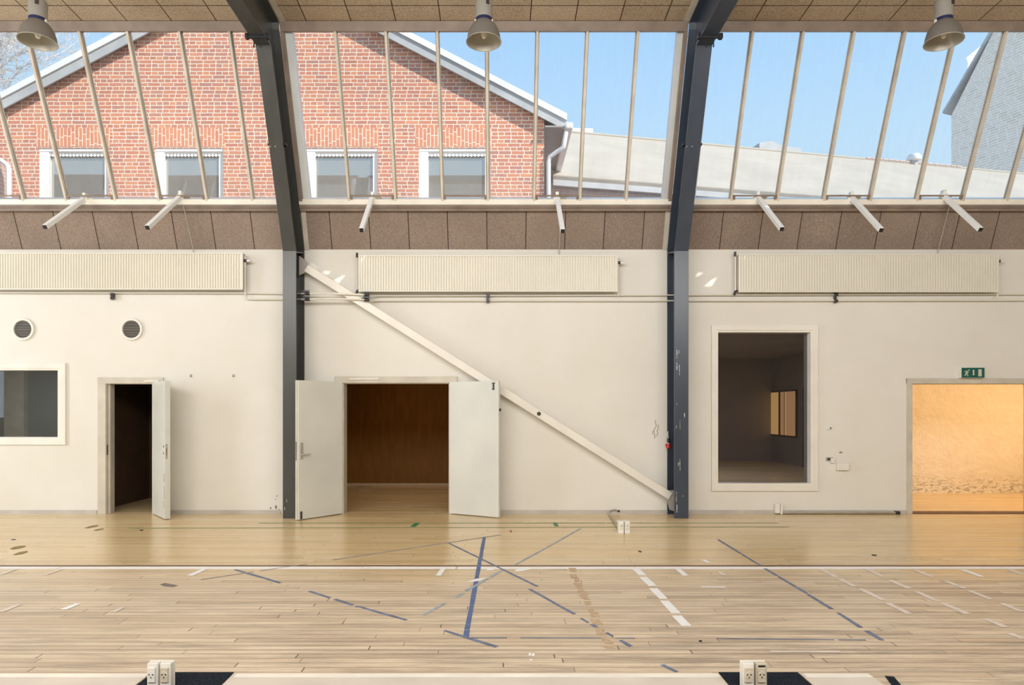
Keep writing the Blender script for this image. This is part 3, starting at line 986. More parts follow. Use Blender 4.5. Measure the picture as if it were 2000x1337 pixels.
def interior_window(name, hole, px0, px1, py0, py1, label):
    x0, x1, z0, z1 = hole
    fx0, fx1, fz0, fz1 = PX(px0), PX(px1), PZ(py1), PZ(py0)
    root = empty(name, ((x0 + x1) / 2, 0, z0), label, 'interior window', None, 'structure')
    b = MB()
    wall_with_holes(b, fx0, fx1, fz0, fz1, -0.035, 0.0, [hole])
    b.build('architrave', 'white_paint', root, bevel=0.0)
    b = MB()
    e = 0.03
    wall_with_holes(b, x0 - 0.0, x1 + 0.0, z0, z1, -0.02, WT, [(x0 + e, x1 - e, z0 + e, z1 - e)])
    b.build('frame', 'white_paint', root)
    MB().box(x0 + 0.01, x1 - 0.01, 0.10, 0.106, z0 + 0.01, z1 - 0.01).build('pane', 'glass_in', root)


interior_window('window_4', hole_w4, -152, 130, 709, 868, 'white-framed interior window cut by the left frame edge, dark glass')
interior_window('window_5', hole_w5, 1389, 1596, 635, 958, 'tall white-framed interior window right of the blue-grey column')

# ------------------------------------------------------------------ doors


def leaf(parent, hinge, free, z1, th, side):
    """door leaf from hinge to free (XY points of its room-side face); th thick towards side (+1/-1 of the left normal)"""
    h, f = Vector(hinge), Vector(free)
    t = (f - h).normalized()
    n = Vector((-t.y, t.x)) * side
    pts = [h, f, f + n * th, h + n * th]
    o = MB().prism([(p.x, p.y, 0.012) for p in pts], (0, 0, z1 - 0.012)).build('door_leaf', 'door_paint', parent, bevel=0.003)
    return o, h, f, t, n


def on_leaf(h, t, n, u, out, z):
    p = h + t * u + n * out
    return Vector((p.x, p.y, z))


def leaf_box(mb, h, t, n, u0, u1, o0, o1, z0, z1):
    q = [h + t * u0 + n * o0, h + t * u1 + n * o0, h + t * u1 + n * o1, h + t * u0 + n * o1]
    mb.prism([(p.x, p.y, z0) for p in q], (0, 0, z1 - z0))


# narrow door
x0, x1, _, zt = hole_d1
root = empty('door_1', ((x0 + x1) / 2, 0, 0), 'narrow single door standing open to a dark room, left of the grey column', 'door', None, 'structure')
b = MB()
b.box(PX(192), x0 + 0.03, -0.022, 0, 0, PZ(737)); b.box(x1 - 0.03, PX(316), -0.022, 0, 0, PZ(737)); b.box(PX(192), PX(320), -0.024, 0, zt - 0.03, PZ(737))
b.box(x0, x0 + 0.035, -0.01, WT, 0, zt); b.box(x1 - 0.035, x1, -0.01, WT, 0, zt); b.box(x0, x1, -0.01, WT, zt - 0.035, zt)
b.box(x0 + 0.03, x0 + 0.06, 0.05, 0.09, 0, zt)
b.build('frame', 'frame_grey', root, bevel=0.003)
MB().box(x0 + 0.034, x0 + 0.038, 0.0, 0.03, 0.92, 1.08).build('strike_plate', 'dark_metal', root)
hx, fy = PX(300), SY(1.0585)
o, h, f, t, n = leaf(root, (hx, -0.03), (PX(322, 1.0585), fy), zt - 0.01, 0.075, 1)
L = (f - h).length
b = MB()
leaf_box(b, h, t, n, L - 0.001, L + 0.0025, 0.008, 0.037, 0.90, 1.12)
b.build('lock_plate', 'metal', o)
b = MB()
leaf_box(b, h, t, n, L + 0.0005, L + 0.004, 0.016, 0.03, 0.95, 1.06)
b.build('latch_slot', 'wound', o)
b = MB()
for z in (0.98, 1.08):
    leaf_box(b, h, t, n, L - 0.08, L - 0.05, -0.003, 0.0, z - 0.015, z + 0.015)
b.build('screw_hole', 'dark_metal', o)
b = MB()
for z0_, z1_, u in ((0.55, 0.68, 0.05), (0.30, 0.50, 0.04), (0.18, 0.28, 0.06)):
    leaf_box(b, h, t, n, L - u, L - u + 0.018, -0.0012, 0.0, z0_, z1_)
b.build('scuff', 'scuff', o)
MB().box(PX(285), PX(312), -0.05, -0.02, zt - 0.004, zt + 0.018).build('door_closer', 'white_paint', root)

# double door
x0, x1, _, zt = hole_d2
root = empty('door_2', ((x0 + x1) / 2, 0, 0), 'white double door with both leaves open to a brown plywood room', 'door', None, 'structure')
b = MB()
b.box(PX(655), x0 + 0.02, -0.02, 0, 0, PZ(735)); b.box(x1 - 0.02, PX(893), -0.02, 0, 0, PZ(735)); b.box(PX(655), PX(893), -0.026, 0, zt - 0.02, PZ(735))
b.box(x0, x0 + 0.03, 0.0, WT, 0, zt); b.box(x1 - 0.03, x1, 0.0, WT, 0, zt); b.box(x0, x1, 0.0, WT, zt - 0.03, zt)
b.build('frame', 'frame_grey', root, bevel=0.003)
MB().box(PX(683), PX(741), -0.05, -0.024, PZ(741.5), PZ(738.5)).build('door_closer', 'white_paint', root, bevel=0.004)
# left leaf
sf = 1.066
o, h, f, t, n = leaf(root, (PX(670), -0.025), (PX(583, sf), SY(sf)), zt - 0.005, 0.080, -1)
fa = (f - h)
L = fa.length
# make the lit face the one towards the opening
b = MB()
leaf_box(b, h, t, n, L, L + 0.014, 0.02, 0.055, 0.012, zt - 0.005)
b.build('rebate', 'frame_grey', o)
b = MB()
leaf_box(b, h, t, n, L + 0.010, L + 0.0165, 0.03, 0.045, 0.88, 1.16)
b.build('lock_plate', 'dark_metal', o)
b = MB()
leaf_box(b, h, t, n, L - 0.075, L - 0.030, -0.009, 0.0, 0.90, 1.14)
k = b.build('escutcheon', 'metal', o, bevel=0.002)
c0 = on_leaf(h, t, n, L - 0.05, -0.005, 0.965)
c1 = on_leaf(h, t, n, L - 0.05, -0.055, 0.965)
c2 = on_leaf(h, t, n, L - 0.17, -0.055, 0.968)
MB().tube([c0, c1, c1 + (c2 - c1) * 0.08, c2], 0.009, 10).build('handle', 'metal', k, smooth=True)
b = MB()
leaf_box(b, h, t, n, L - 0.06, L - 0.03, -0.008, 0.0, 0.02, 0.13)
b.build('floor_bolt', 'dark_metal', o)
# right leaf
sf = 1.0425
o, h, f, t, n = leaf(root, (PX(878), -0.025), (PX(974, sf), SY(sf)), zt - 0.005, 0.05, 1)
L = (f - h).length
b = MB()
leaf_box(b, h, t, n, L - 0.10, L - 0.075, -0.010, 0.0, zt - 0.14, zt - 0.03)
leaf_box(b, h, t, n, L - 0.115, L - 0.06, -0.006, 0.0, zt - 0.045, zt - 0.03)
leaf_box(b, h, t, n, L - 0.115, L - 0.07, -0.006, 0.0, zt - 0.135, zt - 0.12)
b.build('top_bolt', 'dark_metal', o, bevel=0.002)
b = MB()
leaf_box(b, h, t, n, L - 0.01, L + 0.018, 0.02, 0.045, zt - 0.46, zt - 0.42)
b.build('hinge_stop', 'black', o)

# wide opening on the right
x0, x1, _, zt = hole_d3
root = empty('door_3', ((x0 + x1) / 2, 0, 0), 'wide door opening into a warmly lit plaster room under the exit sign', 'door', None, 'structure')
b = MB()
b.box(PX(1770), x0 + 0.015, -0.02, 0, 0, PZ(738.5)); b.box(x1 - 0.015, PX(2034), -0.02, 0, 0, PZ(738.5)); b.box(PX(1770), PX(2034), -0.022, 0, zt - 0.015, PZ(738.5))
b.box(x0, x0 + 0.02, 0.0, WT, 0, zt); b.box(x1 - 0.02, x1, 0.0, WT, 0, zt); b.box(x0, x1, 0.0, WT, zt - 0.02, zt)
b.build('frame', 'frame_grey', root, bevel=0.003)
MB().box(x0 + 0.018, x0 + 0.062, 0.12, WT, 0.0, zt - 0.02).build('lining', 'plywood', root)
MB().box(x0 + 0.0195, x0 + 0.03, 0.08, 0.12, 1.62, 1.76).build('hinge', 'dark_metal', root)
MB().box(x0, x1, 0.0, WT, 0.0, 0.012).build('threshold', 'brown_strip', root)

# ------------------------------------------------------------------ rooms behind
CH = 2.75


def room(name, x0, x1, y1, mat, label, y0=WT, cmat=None):
    t = 0.08
    b = MB()
    b.box(x0 - t, x0, y0, y1, 0, CH); b.box(x1, x1 + t, y0, y1, 0, CH); b.box(x0 - t, x1 + t, y1, y1 + t, 0, CH)
    tag(b.build('wall_' + name, mat), label, 'wall', kind='structure')
    b = MB().box(x0 - t, x1 + t, y0, y1 + t, CH, CH + 0.06)
    tag(b.build('ceiling_' + name, cmat or mat), label.replace('walls', 'ceiling'), 'ceiling', kind='structure')


yB = SY(0.729)
room('plywood', -3.3, 0.3, yB, 'plywood', 'brown plywood walls of the room behind the double door')
b = MB().box(-3.3, 0.3, yB - 0.015, yB, 0, 0.055)
tag(b.build('baseboard_plywood', 'tape_brown'), 'low skirting at the foot of the brown plywood wall', 'skirting board', kind='structure')
room('dark', -6.45, -5.0, 1.9, 'dark_brown', 'dark brown walls of the room behind the narrow door')
yC = SY(0.7985)
room('plaster', 6.41, 11.2, yC, 'plaster', 'rough cream plaster walls of the warmly lit room on the right')
b = MB().box(6.41, 11.2, yC - 0.02, yC, 0, 0.05)
tag(b.build('baseboard_plaster', 'plaster'), 'pale skirting at the foot of the rough plaster wall', 'skirting board', kind='structure')
room('green', -13.1, -6.6, 4.2, 'room_green', 'grey-green walls of the room behind the left interior window')
# the long room behind the tall interior window widens behind the plaster room
yD = 10.9
b = MB()
b.box(2.62, 2.7, WT, yD, 0, CH + 0.5); b.box(6.26, 6.32, WT, yC + 0.3, 0, CH + 0.5); b.box(6.26, 8.65, yC + 0.22, yC + 0.3, 0, CH + 0.5)
b.box(8.65, 8.73, yC + 0.22, yD, 0, CH + 0.5); b.box(2.62, 8.73, yD, yD + 0.08, 0, CH + 0.5)
tag(b.build('wall_office', 'room_grey'), 'grey-brown walls of the long dim room behind the tall interior window', 'wall', kind='structure')
b = MB().prism([(2.62, WT, CH + 0.5), (6.32, WT, CH + 0.5), (6.32, yC + 0.3, CH + 0.5), (8.73, yC + 0.3, CH + 0.5), (8.73, yD + 0.08, CH + 0.5), (2.62, yD + 0.08, CH + 0.5)], (0, 0, 0.06))
tag(b.build('ceiling_office', 'room_grey'), 'grey-brown ceiling of the long dim room', 'ceiling', kind='structure')


def side_d(px, X=8.65):
    return X * FPX / (px - CX) - D       # Y of a point on the side wall seen at px


root = empty('window_6', (8.65, side_d(1525), 0.9), 'warm lit window deep in the room behind the tall interior window', 'interior window', None, 'structure')
zs0, zs1 = 0.86, 2.17
for p0, p1, mt in ((1498, 1505.5, 'lit_brown'), (1506.5, 1523, 'lit_gold'), (1526.5, 1534, 'lit_brown'), (1535, 1538, 'lit_gold'), (1538, 1556, 'lit_brown')):
    MB().box(8.612, 8.63, side_d(p0), side_d(p1), zs0, zs1).build('pane', mt, root)
b = MB()
for p0, p1 in ((1496, 1498), (1505.5, 1506.5), (1523, 1526.5), (1534, 1535), (1556, 1558)):
    b.box(8.61, 8.65, side_d(p0), side_d(p1), zs0, zs1)
b.box(8.61, 8.65, side_d(1496), side_d(1558), zs0 - 0.04, zs0); b.box(8.61, 8.65, side_d(1496), side_d(1558), zs1, zs1 + 0.04)
b.build('frame', 'dark_brown', root)
root = empty('door_4', (8.65, side_d(1576), 0), 'narrow lit door edge at the right side of the tall interior window', 'door', None, 'structure')
MB().box(8.62, 8.65, side_d(1573), side_d(1581), 0.0, 2.2).build('lit_gap', 'lit_brown', root)
MB().box(8.60, 8.65, side_d(1571), side_d(1573), 0.0, 2.24).build('frame', 'dark_brown', root)
# pale window at the far left of the green room
yF = 4.2
sF = D / (D + yF)
root = empty('window_7', (PX(-40, sF), yF, 1.2), 'pale bluish window of the room behind the left interior window', 'window', None, 'structure')
MB().box(PX(-160, sF), PX(12, sF), yF - 0.02, yF - 0.005, PZ(815, sF), PZ(690, sF)).build('pane', 'lit_blue', root)
MB().box(PX(12, sF), PX(15.5, sF), yF - 0.06, yF - 0.0, PZ(818, sF), PZ(690, sF)).build('frame', 'white_paint', root)
b = MB().box(PX(15.5, sF), PX(54, sF), yF - 0.12, yF, 0, CH)
tag(b.build('wall_pier', 'frame_grey'), 'pale grey pier in the room behind the left interior window', 'wall', kind='structure')

b = MB().box(-13.2, 11.4, WT, 4.6, CH + 0.58, CH + 0.66)
tag(b.build('roof_annex', 'slab'), 'flat roof over the small rooms behind the wall', 'roof', kind='structure')

# sheet of paper on the plywood room floor
b = MB().prism([F(695, 948, 0.002), F(720, 947, 0.002), F(729, 958, 0.002), F(702, 959, 0.002)], (0, 0, 0.002))
tag(b.build('paper_sheet', 'paper'), 'sheet of paper lying on the floor inside the plywood room', 'paper')

# ------------------------------------------------------------------ wall fittings
x0, x1 = PX(1874, 1.004), PX(1922.5, 1.01)
z0, z1 = PZ(738, 1.006), PZ(716.5, 1.006)
root = empty('exit_sign', ((x0 + x1) / 2, 0, z0), 'green and white emergency exit sign above the wide door opening', 'exit sign')
MB().box(x0, x1, -0.085, 0.0, z0, z1).build('case', 'white_plastic', root, bevel=0.006)
xa, xe = PX(1878, 1.008), PX(1922.5, 1.008)
g = MB().box(xa, xe, -0.089, -0.084, PZ(737.2, 1.008), PZ(717.8, 1.008)).build('panel', 'sign_green', root)


def sg(u, v):       # pixel inside the zoomed sign (20 x) to a point on the panel
    return Vector((PX(1850 + u / 20, 1.0085), -0.0905, PZ(700 + v / 20, 1.0085)))


b = MB()
for poly in (
    [(660, 510), (730, 470), (790, 480), (830, 535), (832, 562), (800, 555), (770, 590), (812, 625), (825, 690), (790, 692), (780, 640), (740, 610), (715, 670), (660, 665), (662, 645), (695, 635), (715, 560), (745, 510), (720, 500), (672, 530)],
    [(842 + 30 * math.cos(q), 455 + 30 * math.sin(q)) for q in [i * math.pi / 6 for i in range(12)]],
    [(990, 440), (1056, 440), (1056, 600), (1075, 600), (1026, 665), (980, 600), (1000, 600)],
    [(1212, 418), (1342, 418), (1342, 690), (1212, 690)],
):
    b.prism([sg(u, v) for u, v in poly], (0, -0.0015, 0))
b.build('pictogram', 'frame_grey', g)

b = MB().box(PX(1615), PX(1623), -0.03, 0, PZ(838), PZ(831))
root = empty('wall_socket', (PX(1619), 0, PZ(838)), 'tiny white wall box with a dark hole, highest of the fittings by the tall window', 'socket')
b.build('box', 'white_plastic', root, bevel=0.004)
MB().lathe([(0.0005, -0.032), (0.012, -0.032), (0.012, -0.029)], (PX(1620.5), 0, PZ(835.5)), 'Y', 16).build('hole', 'black', root)
root = empty('wall_socket', (PX(1617), 0, PZ(900)), 'small grey metal socket plate with dark outlet, right of the tall window', 'socket')
MB().box(PX(1612.5), PX(1626), -0.014, 0, PZ(900), PZ(892.5)).build('plate', 'metal', root, bevel=0.003)
MB().lathe([(0.0005, -0.017), (0.02, -0.017), (0.022, -0.013)], (PX(1618), 0, PZ(896)), 'Y', 20).build('outlet', 'dark_metal', root)
b = MB().box(PX(1621), PX(1627.5), -0.045, -0.015, PZ(903.5), PZ(894))
tag(b.build('plug', 'white_plastic', bevel=0.004, origin=True), 'white plug on the grey socket plate beside the tall window', 'plug')
b = MB().box(PX(1632), PX(1655), -0.06, 0, PZ(917.5), PZ(903))
tag(b.build('junction_box', 'white_plastic', bevel=0.008, origin=True), 'white rectangular junction box right of the tall window', 'junction box')
b = MB().prism([(PX(1638), -0.0002, PZ(884.5)), (PX(1645), -0.0002, PZ(884.5)), (PX(1645), -0.0002, PZ(882)), (PX(1641), -0.0002, PZ(881))], (0, -0.001, 0))
tag(b.build('wall_stain', 'wound'), 'small brown chip in the wall paint above the junction box', 'stain')
for px, lab in ((373, 'small metal hook plate on the wall, nearer the narrow door'), (456, 'small metal hook plate on the wall, nearer the grey column')):
    root = empty('wall_hook', (PX(px), 0, PZ(737)), lab, 'hook', 'small wall hook plates')
    MB().box(PX(px - 2), PX(px + 2), -0.008, 0, PZ(736.5), PZ(730)).build('plate', 'metal', root)
    MB().tube([(PX(px), -0.006, PZ(732)), (PX(px), -0.02, PZ(733)), (PX(px), -0.02, PZ(735.5))], 0.004, 6).build('peg', 'dark_metal', root)
# peeled plaster near the blue-grey column
b = MB()
for pl in ([(1280, 820), (1280, 826), (1282, 832), (1278, 837), (1277, 843), (1279, 851), (1278, 856)], [(1285, 828), (1286, 835), (1283, 842), (1285, 846), (1281, 852)], [(1275, 841), (1274, 846), (1276, 848)]):
    b.tube([(PX(x), -0.0005, PZ(y)) for x, y in pl], 0.0045, 6)
tag(b.build('wall_stain', 'wound'), 'cracked patch of peeled paint left of the blue-grey column', 'stain')
b = MB()
for x, y, r in ((529, 992, 0.022), (539, 990, 0.03), (541, 968, 0.018), (538, 975, 0.012), (545, 996, 0.02)):
    b.prism([(PX(x) + r * 0.5 * math.cos(q) * random.uniform(.6, 1.3), -0.0003, PZ(y) + r * math.sin(q) * random.uniform(.6, 1.3)) for q in [i * math.pi / 4 for i in range(8)]], (0, -0.001, 0))
tag(b.build('wall_stain', 'wound'), 'dark chips in the wall paint beside the foot of the grey column', 'stain')

# cable and red connector on the blue-grey column
cxp = 1305.5
root = empty('power_connector', (PX(1303.5), -0.06, PZ(876)), 'red and black industrial power connector hanging beside the blue-grey column', 'connector')
MB().lathe([(0.0005, 0.0), (0.034, 0.0), (0.034, 0.06), (0.026, 0.075), (0.0005, 0.075)], (PX(1303.5), -0.06, PZ(874.5)), 'Z', 20).build('plug_body', 'red', root, smooth=True)
MB().box(PX(1298), PX(1301), -0.075, -0.045, PZ(870), PZ(866.5)).build('catch', 'red', root)
MB().lathe([(0.0005, 0.0), (0.022, 0.0), (0.026, 0.02), (0.026, 0.055), (0.014, 0.075), (0.0005, 0.075)], (PX(1304), -0.06, PZ(864)), 'Z', 20).build('socket_body', 'black', root, smooth=True)
MB().lathe([(0.0005, 0.0), (0.02, 0.0), (0.02, 0.02), (0.0005, 0.02)], (PX(1303.5), -0.06, PZ(866)), 'Z', 16).build('collar', 'white_plastic', root)
b = MB().tube([(PX(1306), -0.012, PZ(592)), (PX(1305.5), -0.012, PZ(700)), (PX(1305.5), -0.012, PZ(838)), (PX(1303), -0.03, PZ(846)), (PX(1303.5), -0.06, PZ(856))], 0.007, 8)
root = tag(b.build('power_cable', 'white_plastic', smooth=True), 'thin pale cable clipped down the wall along the blue-grey column', 'cable')
b = MB()
for y in (612, 648, 719, 826):
    b.box(PX(1303), PX(1306.5), -0.02, 0, PZ(y + 0.8), PZ(y - 0.8))
b.build('cable_clip', 'dark_metal', root)

# socket box and cable duct at the skirting on the right
root = empty('wall_outlet', (PX(1518), 0, 0), 'white double outlet box at the skirting below the tall window', 'outlet')
MB().box(PX(1511), PX(1520), -0.075, -0.018, 0.02, 0.165).build('housing', 'white_plastic', root, bevel=0.006)
MB().box(PX(1521), PX(1525), -0.075, -0.018, 0.005, 0.165).build('housing', 'white_plastic', root, bevel=0.004)
b = MB().tube([(PX(1526), -0.045, 0.022), (PX(1745), -0.045, 0.022)], 0.018, 12)
root = tag(b.build('cable_duct', 'metal', smooth=True), 'grey metal cable tube along the skirting left of the warm doorway', 'cable duct')
MB().box(PX(1745), PX(1754), -0.065, -0.018, 0.0, 0.05).build('end_piece', 'dark_metal', root, bevel=0.004)


# ------------------------------------------------------------------ floor outlets
def floor_outlet(x, y, hgt, label, kind, mats=('white_plastic', 'white_plastic')):
    root = empty('floor_outlet', (x, y, 0), label, 'outlet', 'twin floor outlets')
    w = 0.064 if kind == 'near' else 0.070
    h2, dp = w + 0.009, (0.038 if kind == 'near' else 0.055)
    MB().box(x - h2, x + h2, y + dp, y + dp + 0.012, 0, hgt + 0.003).build('back_plate', 'white_plastic', root, bevel=0.003)
    for i, xx in enumerate((x - w - 0.0055, x + 0.0055)):
        o = MB().box(xx, xx + w, y, y + dp, 0, hgt).build('housing', mats[i], root, bevel=0.005)
        if kind == 'near':
            zc = hgt - 0.062
            p = MB().box(xx + 0.008, xx + w - 0.012, y - 0.012, y, zc - 0.045, zc + 0.04).build('socket', 'beige_plastic' if i or mats[1] != mats[0] else 'white_plastic', o, bevel=0.003)
            cc = xx + 0.5 * (w - 0.004)
            b = MB()
            # half-round recess line and three holes
            b.lathe([(0.021, -0.0135), (0.0225, -0.0125), (0.0225, -0.0118)], (cc, y, zc - 0.004), 'Y', 28)
            b.build('recess', 'white_plastic', p)
            for dx, dz in ((-0.0105, 0.001), (0.0105, 0.001), (0.0, -0.015)):
                MB().lathe([(0.0005, -0.0142), (0.0038, -0.0142), (0.0038, -0.0118)], (cc + dx, y, zc + dz), 'Y', 14).build('hole', 'black', p)
            if i and mats[1] != mats[0]:
                MB().box(xx + 0.012, xx + w - 0.012, y - 0.003, y, hgt - 0.020, hgt - 0.011).build('slot', 'black', o)
        else:
            p = MB().box(xx + 0.010, xx + w - 0.010, y - 0.010, y, hgt - 0.095, hgt - 0.02).build('socket', 'white_plastic', o, bevel=0.003)
            MB().lathe([(0.0005, -0.0115), (0.017, -0.0115), (0.018, -0.0095)], (xx + w / 2, y, hgt - 0.058), 'Y', 20).build('recess', 'frame_grey', p)
            MB().box(xx + 0.004, xx + w - 0.004, y - 0.002, y, 0.058, 0.061).build('joint', 'frame_grey', o)
    return root


q = F(1219.5, 1042)
floor_outlet(q.x, q.y, 0.163, 'white twin floor outlet with grey conduit, standing near the wall', 'far')
qa = Vector((PX(310, 2.69), SY(2.69), 0))
floor_outlet(qa.x, qa.y, 0.152, 'white twin floor outlet at the bottom edge, in front of the left black mat', 'near')
qb = Vector((PX(1475, 2.69), SY(2.69), 0))
floor_outlet(qb.x, qb.y, 0.152, 'white and beige twin floor outlet in front of the right black mat', 'near', ('white_plastic', 'beige_plastic'))
b = MB().tube([(q.x - 0.06, q.y + 0.08, 0.07), (q.x - 0.02, q.y + 0.35, 0.03), (PX(1192, 1.03), -0.30, 0.02), (PX(1187), -0.10, 0.03), (PX(1190), -0.05, 0.055), (PX(1200), -0.035, 0.07), (PX(1207), -0.035, 0.055)], 0.012, 10)
root = tag(b.build('conduit', 'conduit', smooth=True), 'grey bent conduit from the skirting to the floor outlet near the wall', 'conduit')
MB().tube([(PX(1206), -0.035, 0.058), (PX(1209), -0.035, 0.042)], 0.016, 10).build('end_plug', 'black', root)

# ------------------------------------------------------------------ floor coverings and tape
x_m1 = (PX(299.6, 2.527), PX(457, 2.527))
x_m2 = (PX(1405, 2.537), PX(1560, 2.537))
y_m = F(457, 1313).y
for (x0, x1), lab in ((x_m1, 'black carpet strip at the bottom edge behind the left floor outlet'), (x_m2, 'black carpet strip at the bottom edge behind the right floor outlet')):
    b = MB().box(x0, x1, y_m - 1.3, y_m, 0.0, 0.004)
    tag(b.build('floor_mat', 'mat', origin=True), lab, 'mat', 'black carpet strips')
for x0, x1, lab in ((XL, x_m1[0] - 0.01, 'pale floor sheet left of the left black carpet strip'), (x_m1[1] + 0.008, x_m2[0] - 0.008, 'pale floor sheet between the two black carpet strips'), (x_m2[1] + 0.008, PX(1702, 2.56), 'pale floor sheet right of the right black carpet strip')):
    b = MB().box(x0, x1, y_m - 1.3, y_m - 0.02, 0.0, 0.003)
    root = tag(b.build('floor_sheet', 'sheet', origin=True), lab, 'floor sheet', 'pale floor sheets')
    b = MB().box(x0 + 0.02, x1 - 0.004, y_m - 0.075, y_m - 0.022, 0.003, 0.0042)
    b.build('edge_tape', 'sill_white', root)

tz = [0.0006]


def tape(p0, p1, w, mat, label, cat='tape', group=None, gaps=None, jitter=0.0, name='floor_tape'):
    """flat tape on the floor between two floor points, optionally worn into pieces"""
    a, e = F(*p0), F(*p1)
    tz[0] += 4e-5
    z = tz[0]
    t = (e - a)
    L = t.length
    t.normalize()
    n = Vector((-t.y, t.x, 0))
    segs = [(0, L)]
    if gaps:
        mean, gp, rs = gaps
        r = random.Random(rs)
        segs = []
        u = 0.0
        while u < L:
            v = min(L, u + mean * r.uniform(0.35, 1.7))
            segs.append((u, v))
            u = v + gp * r.uniform(0.2, 2.2)
    b = MB()
    for u, v in segs:
        k = max(1, int((v - u) / 0.25)) if jitter else 1
        up, lo = [], []
        for i in range(k + 1):
            q = u + (v - u) * i / k
            up.append(a + t * q + n * (w / 2 + random.uniform(-jitter, jitter) * w))
            lo.append(a + t * q - n * (w / 2 + random.uniform(-jitter, jitter) * w))
        b.prism([Vector((p.x, p.y, z)) for p in up + lo[::-1]], (0, 0, 0.0012))
    return tag(b.build(name, mat), label, cat, group)


tape((-640, 1108.5), (2700, 1108.5), 0.095, 'tape_white', 'long white tape line running right across the floor', gaps=(2.6, 0.012, 3), jitter=0.05)
tape((-640, 1104.5), (2700, 1104.5), 0.045, 'brown_strip', 'thin dark brown line just behind the long white tape line', 'line')
tape((250, 1031), (1540, 1028.5), 0.04, 'tape_green_worn', 'longer thin green floor line, nearer the viewer', gaps=(3.5, 0.01, 5))
tape((505, 1021), (1520, 1021), 0.04, 'tape_green_worn', 'thin green floor line nearest the wall', gaps=(3.5, 0.01, 6))
tape((806, 1028.5), (815, 1021), 0.075, 'tape_green', 'bright green tape mark in front of the double door', group='green tape marks')
tape((1087, 1027.5), (1083.5, 1020), 0.06, 'tape_green', 'bright green tape mark right of the double door', group='green tape marks')
tape((946, 1048), (910, 1243), 0.040, 'tape_blue', 'thick blue tape line running towards the viewer', gaps=(0.8, 0.008, 9), jitter=0.08)
tape((874, 1059), (1050, 1145), 0.030, 'tape_blue_worn', 'worn blue diagonal starting in front of the double door, far half', gaps=(0.9, 0.01, 1), jitter=0.1)
tape((1034, 1150), (1122, 1199), 0.032, 'tape_blue_worn', 'worn blue diagonal crossing the thick blue line, middle piece', gaps=(0.7, 0.02, 2), jitter=0.12)
tape((1134, 1207), (1232, 1262), 0.028, 'tape_blue_worn', 'broken near end of the worn blue diagonal, beside the brown residue', gaps=(0.18, 0.10, 4), jitter=0.2)
tape((459, 1112), (548, 1138), 0.035, 'tape_blue_worn', 'short dark blue tape left of centre starting at the white line', jitter=0.1)
tape((604, 1154), (700, 1185), 0.034, 'tape_blue_worn', 'worn blue tape left of centre, continuing the short dark one', gaps=(0.5, 0.03, 8), jitter=0.12)
tape((700, 1184), (806, 1214), 0.034, 'tape_blue_worn', 'worn blue tape ending left of the thick blue line', gaps=(0.6, 0.08, 11), jitter=0.12)
tape((1134, 1032), (1004, 1104), 0.030, 'tape_blue_pale', 'pale blue diagonal from the right of the double door to the white line', gaps=(1.2, 0.03, 12), jitter=0.1)
tape((980, 1114), (908, 1155), 0.035, 'tape_blue_pale', 'pale blue tape crossing the thick blue line near the white line', gaps=(0.4, 0.03, 13), jitter=0.15)
tape((905, 1158), (820, 1204), 0.030, 'tape_blue_pale', 'faint pale blue tape left of the thick blue line', gaps=(0.3, 0.12, 14), jitter=0.2)
tape((650, 1093), (978, 1044), 0.030, 'tape_violet', 'grey violet line from the white line to the top of the thick blue line', gaps=(1.2, 0.01, 15), jitter=0.1)
tape((392, 1131.5), (600, 1101), 0.024, 'tape_violet', 'grey violet line crossing the short dark blue tape', gaps=(0.6, 0.05, 16), jitter=0.15)
tape((1402, 1053), (1485, 1104), 0.030, 'tape_blue_worn', 'blue diagonal right of the blue-grey column, behind the white line', gaps=(0.8, 0.02, 17), jitter=0.1)
tape((1494, 1110), (1575, 1158), 0.032, 'tape_blue_worn', 'blue diagonal right of centre, just this side of the white line', gaps=(0.5, 0.02, 18), jitter=0.12)
tape((1578, 1160), (1722, 1250), 0.032, 'tape_blue_worn', 'near broken end of the blue diagonal on the right', gaps=(0.35, 0.06, 19), jitter=0.15)
tape((868, 1231), (970, 1263), 0.032, 'tape_blue_worn', 'short blue diagonal at the near end of the thick blue line', gaps=(0.4, 0.02, 20), jitter=0.12)
tape((912, 1245), (1240, 1246), 0.014, 'tape_blue_worn', 'thin blue line along the boards from the near end of the thick blue line', gaps=(0.5, 0.06, 21), jitter=0.15)
tape((1400, 1247), (1715, 1250), 0.014, 'tape_blue_worn', 'thin blue line along the boards ending at the right blue diagonal', gaps=(0.5, 0.06, 22), jitter=0.15)
tape((1941, 1298), (1971, 1312), 0.03, 'tape_blue_worn', 'short blue dash near the bottom right corner', jitter=0.1) if False else None
tape((1293, 1298), (1322, 1312), 0.03, 'tape_blue_worn', 'short blue dash left of the right floor outlet', jitter=0.1)
names = ('farthest', 'second', 'third', 'fourth', 'nearest')
for (p0, p1), nm in zip((((1240, 1109), (1255, 1123)), ((1256, 1126.5), (1275, 1144)), ((1275.5, 1148.5), (1296, 1169)), ((1297.5, 1173), (1320, 1197)), ((1321.5, 1202), (1341, 1222))), names):
    tape(p0, p1, 0.075, 'tape_white', nm + ' dash of the bright white dashed line', group='bright white dashes', jitter=0.03)
tape((1115, 1109), (1190, 1266), 0.062, 'tape_brown', 'band of brown tape residue left of the white dashes', 'residue', gaps=(0.10, 0.05, 23), jitter=0.3)
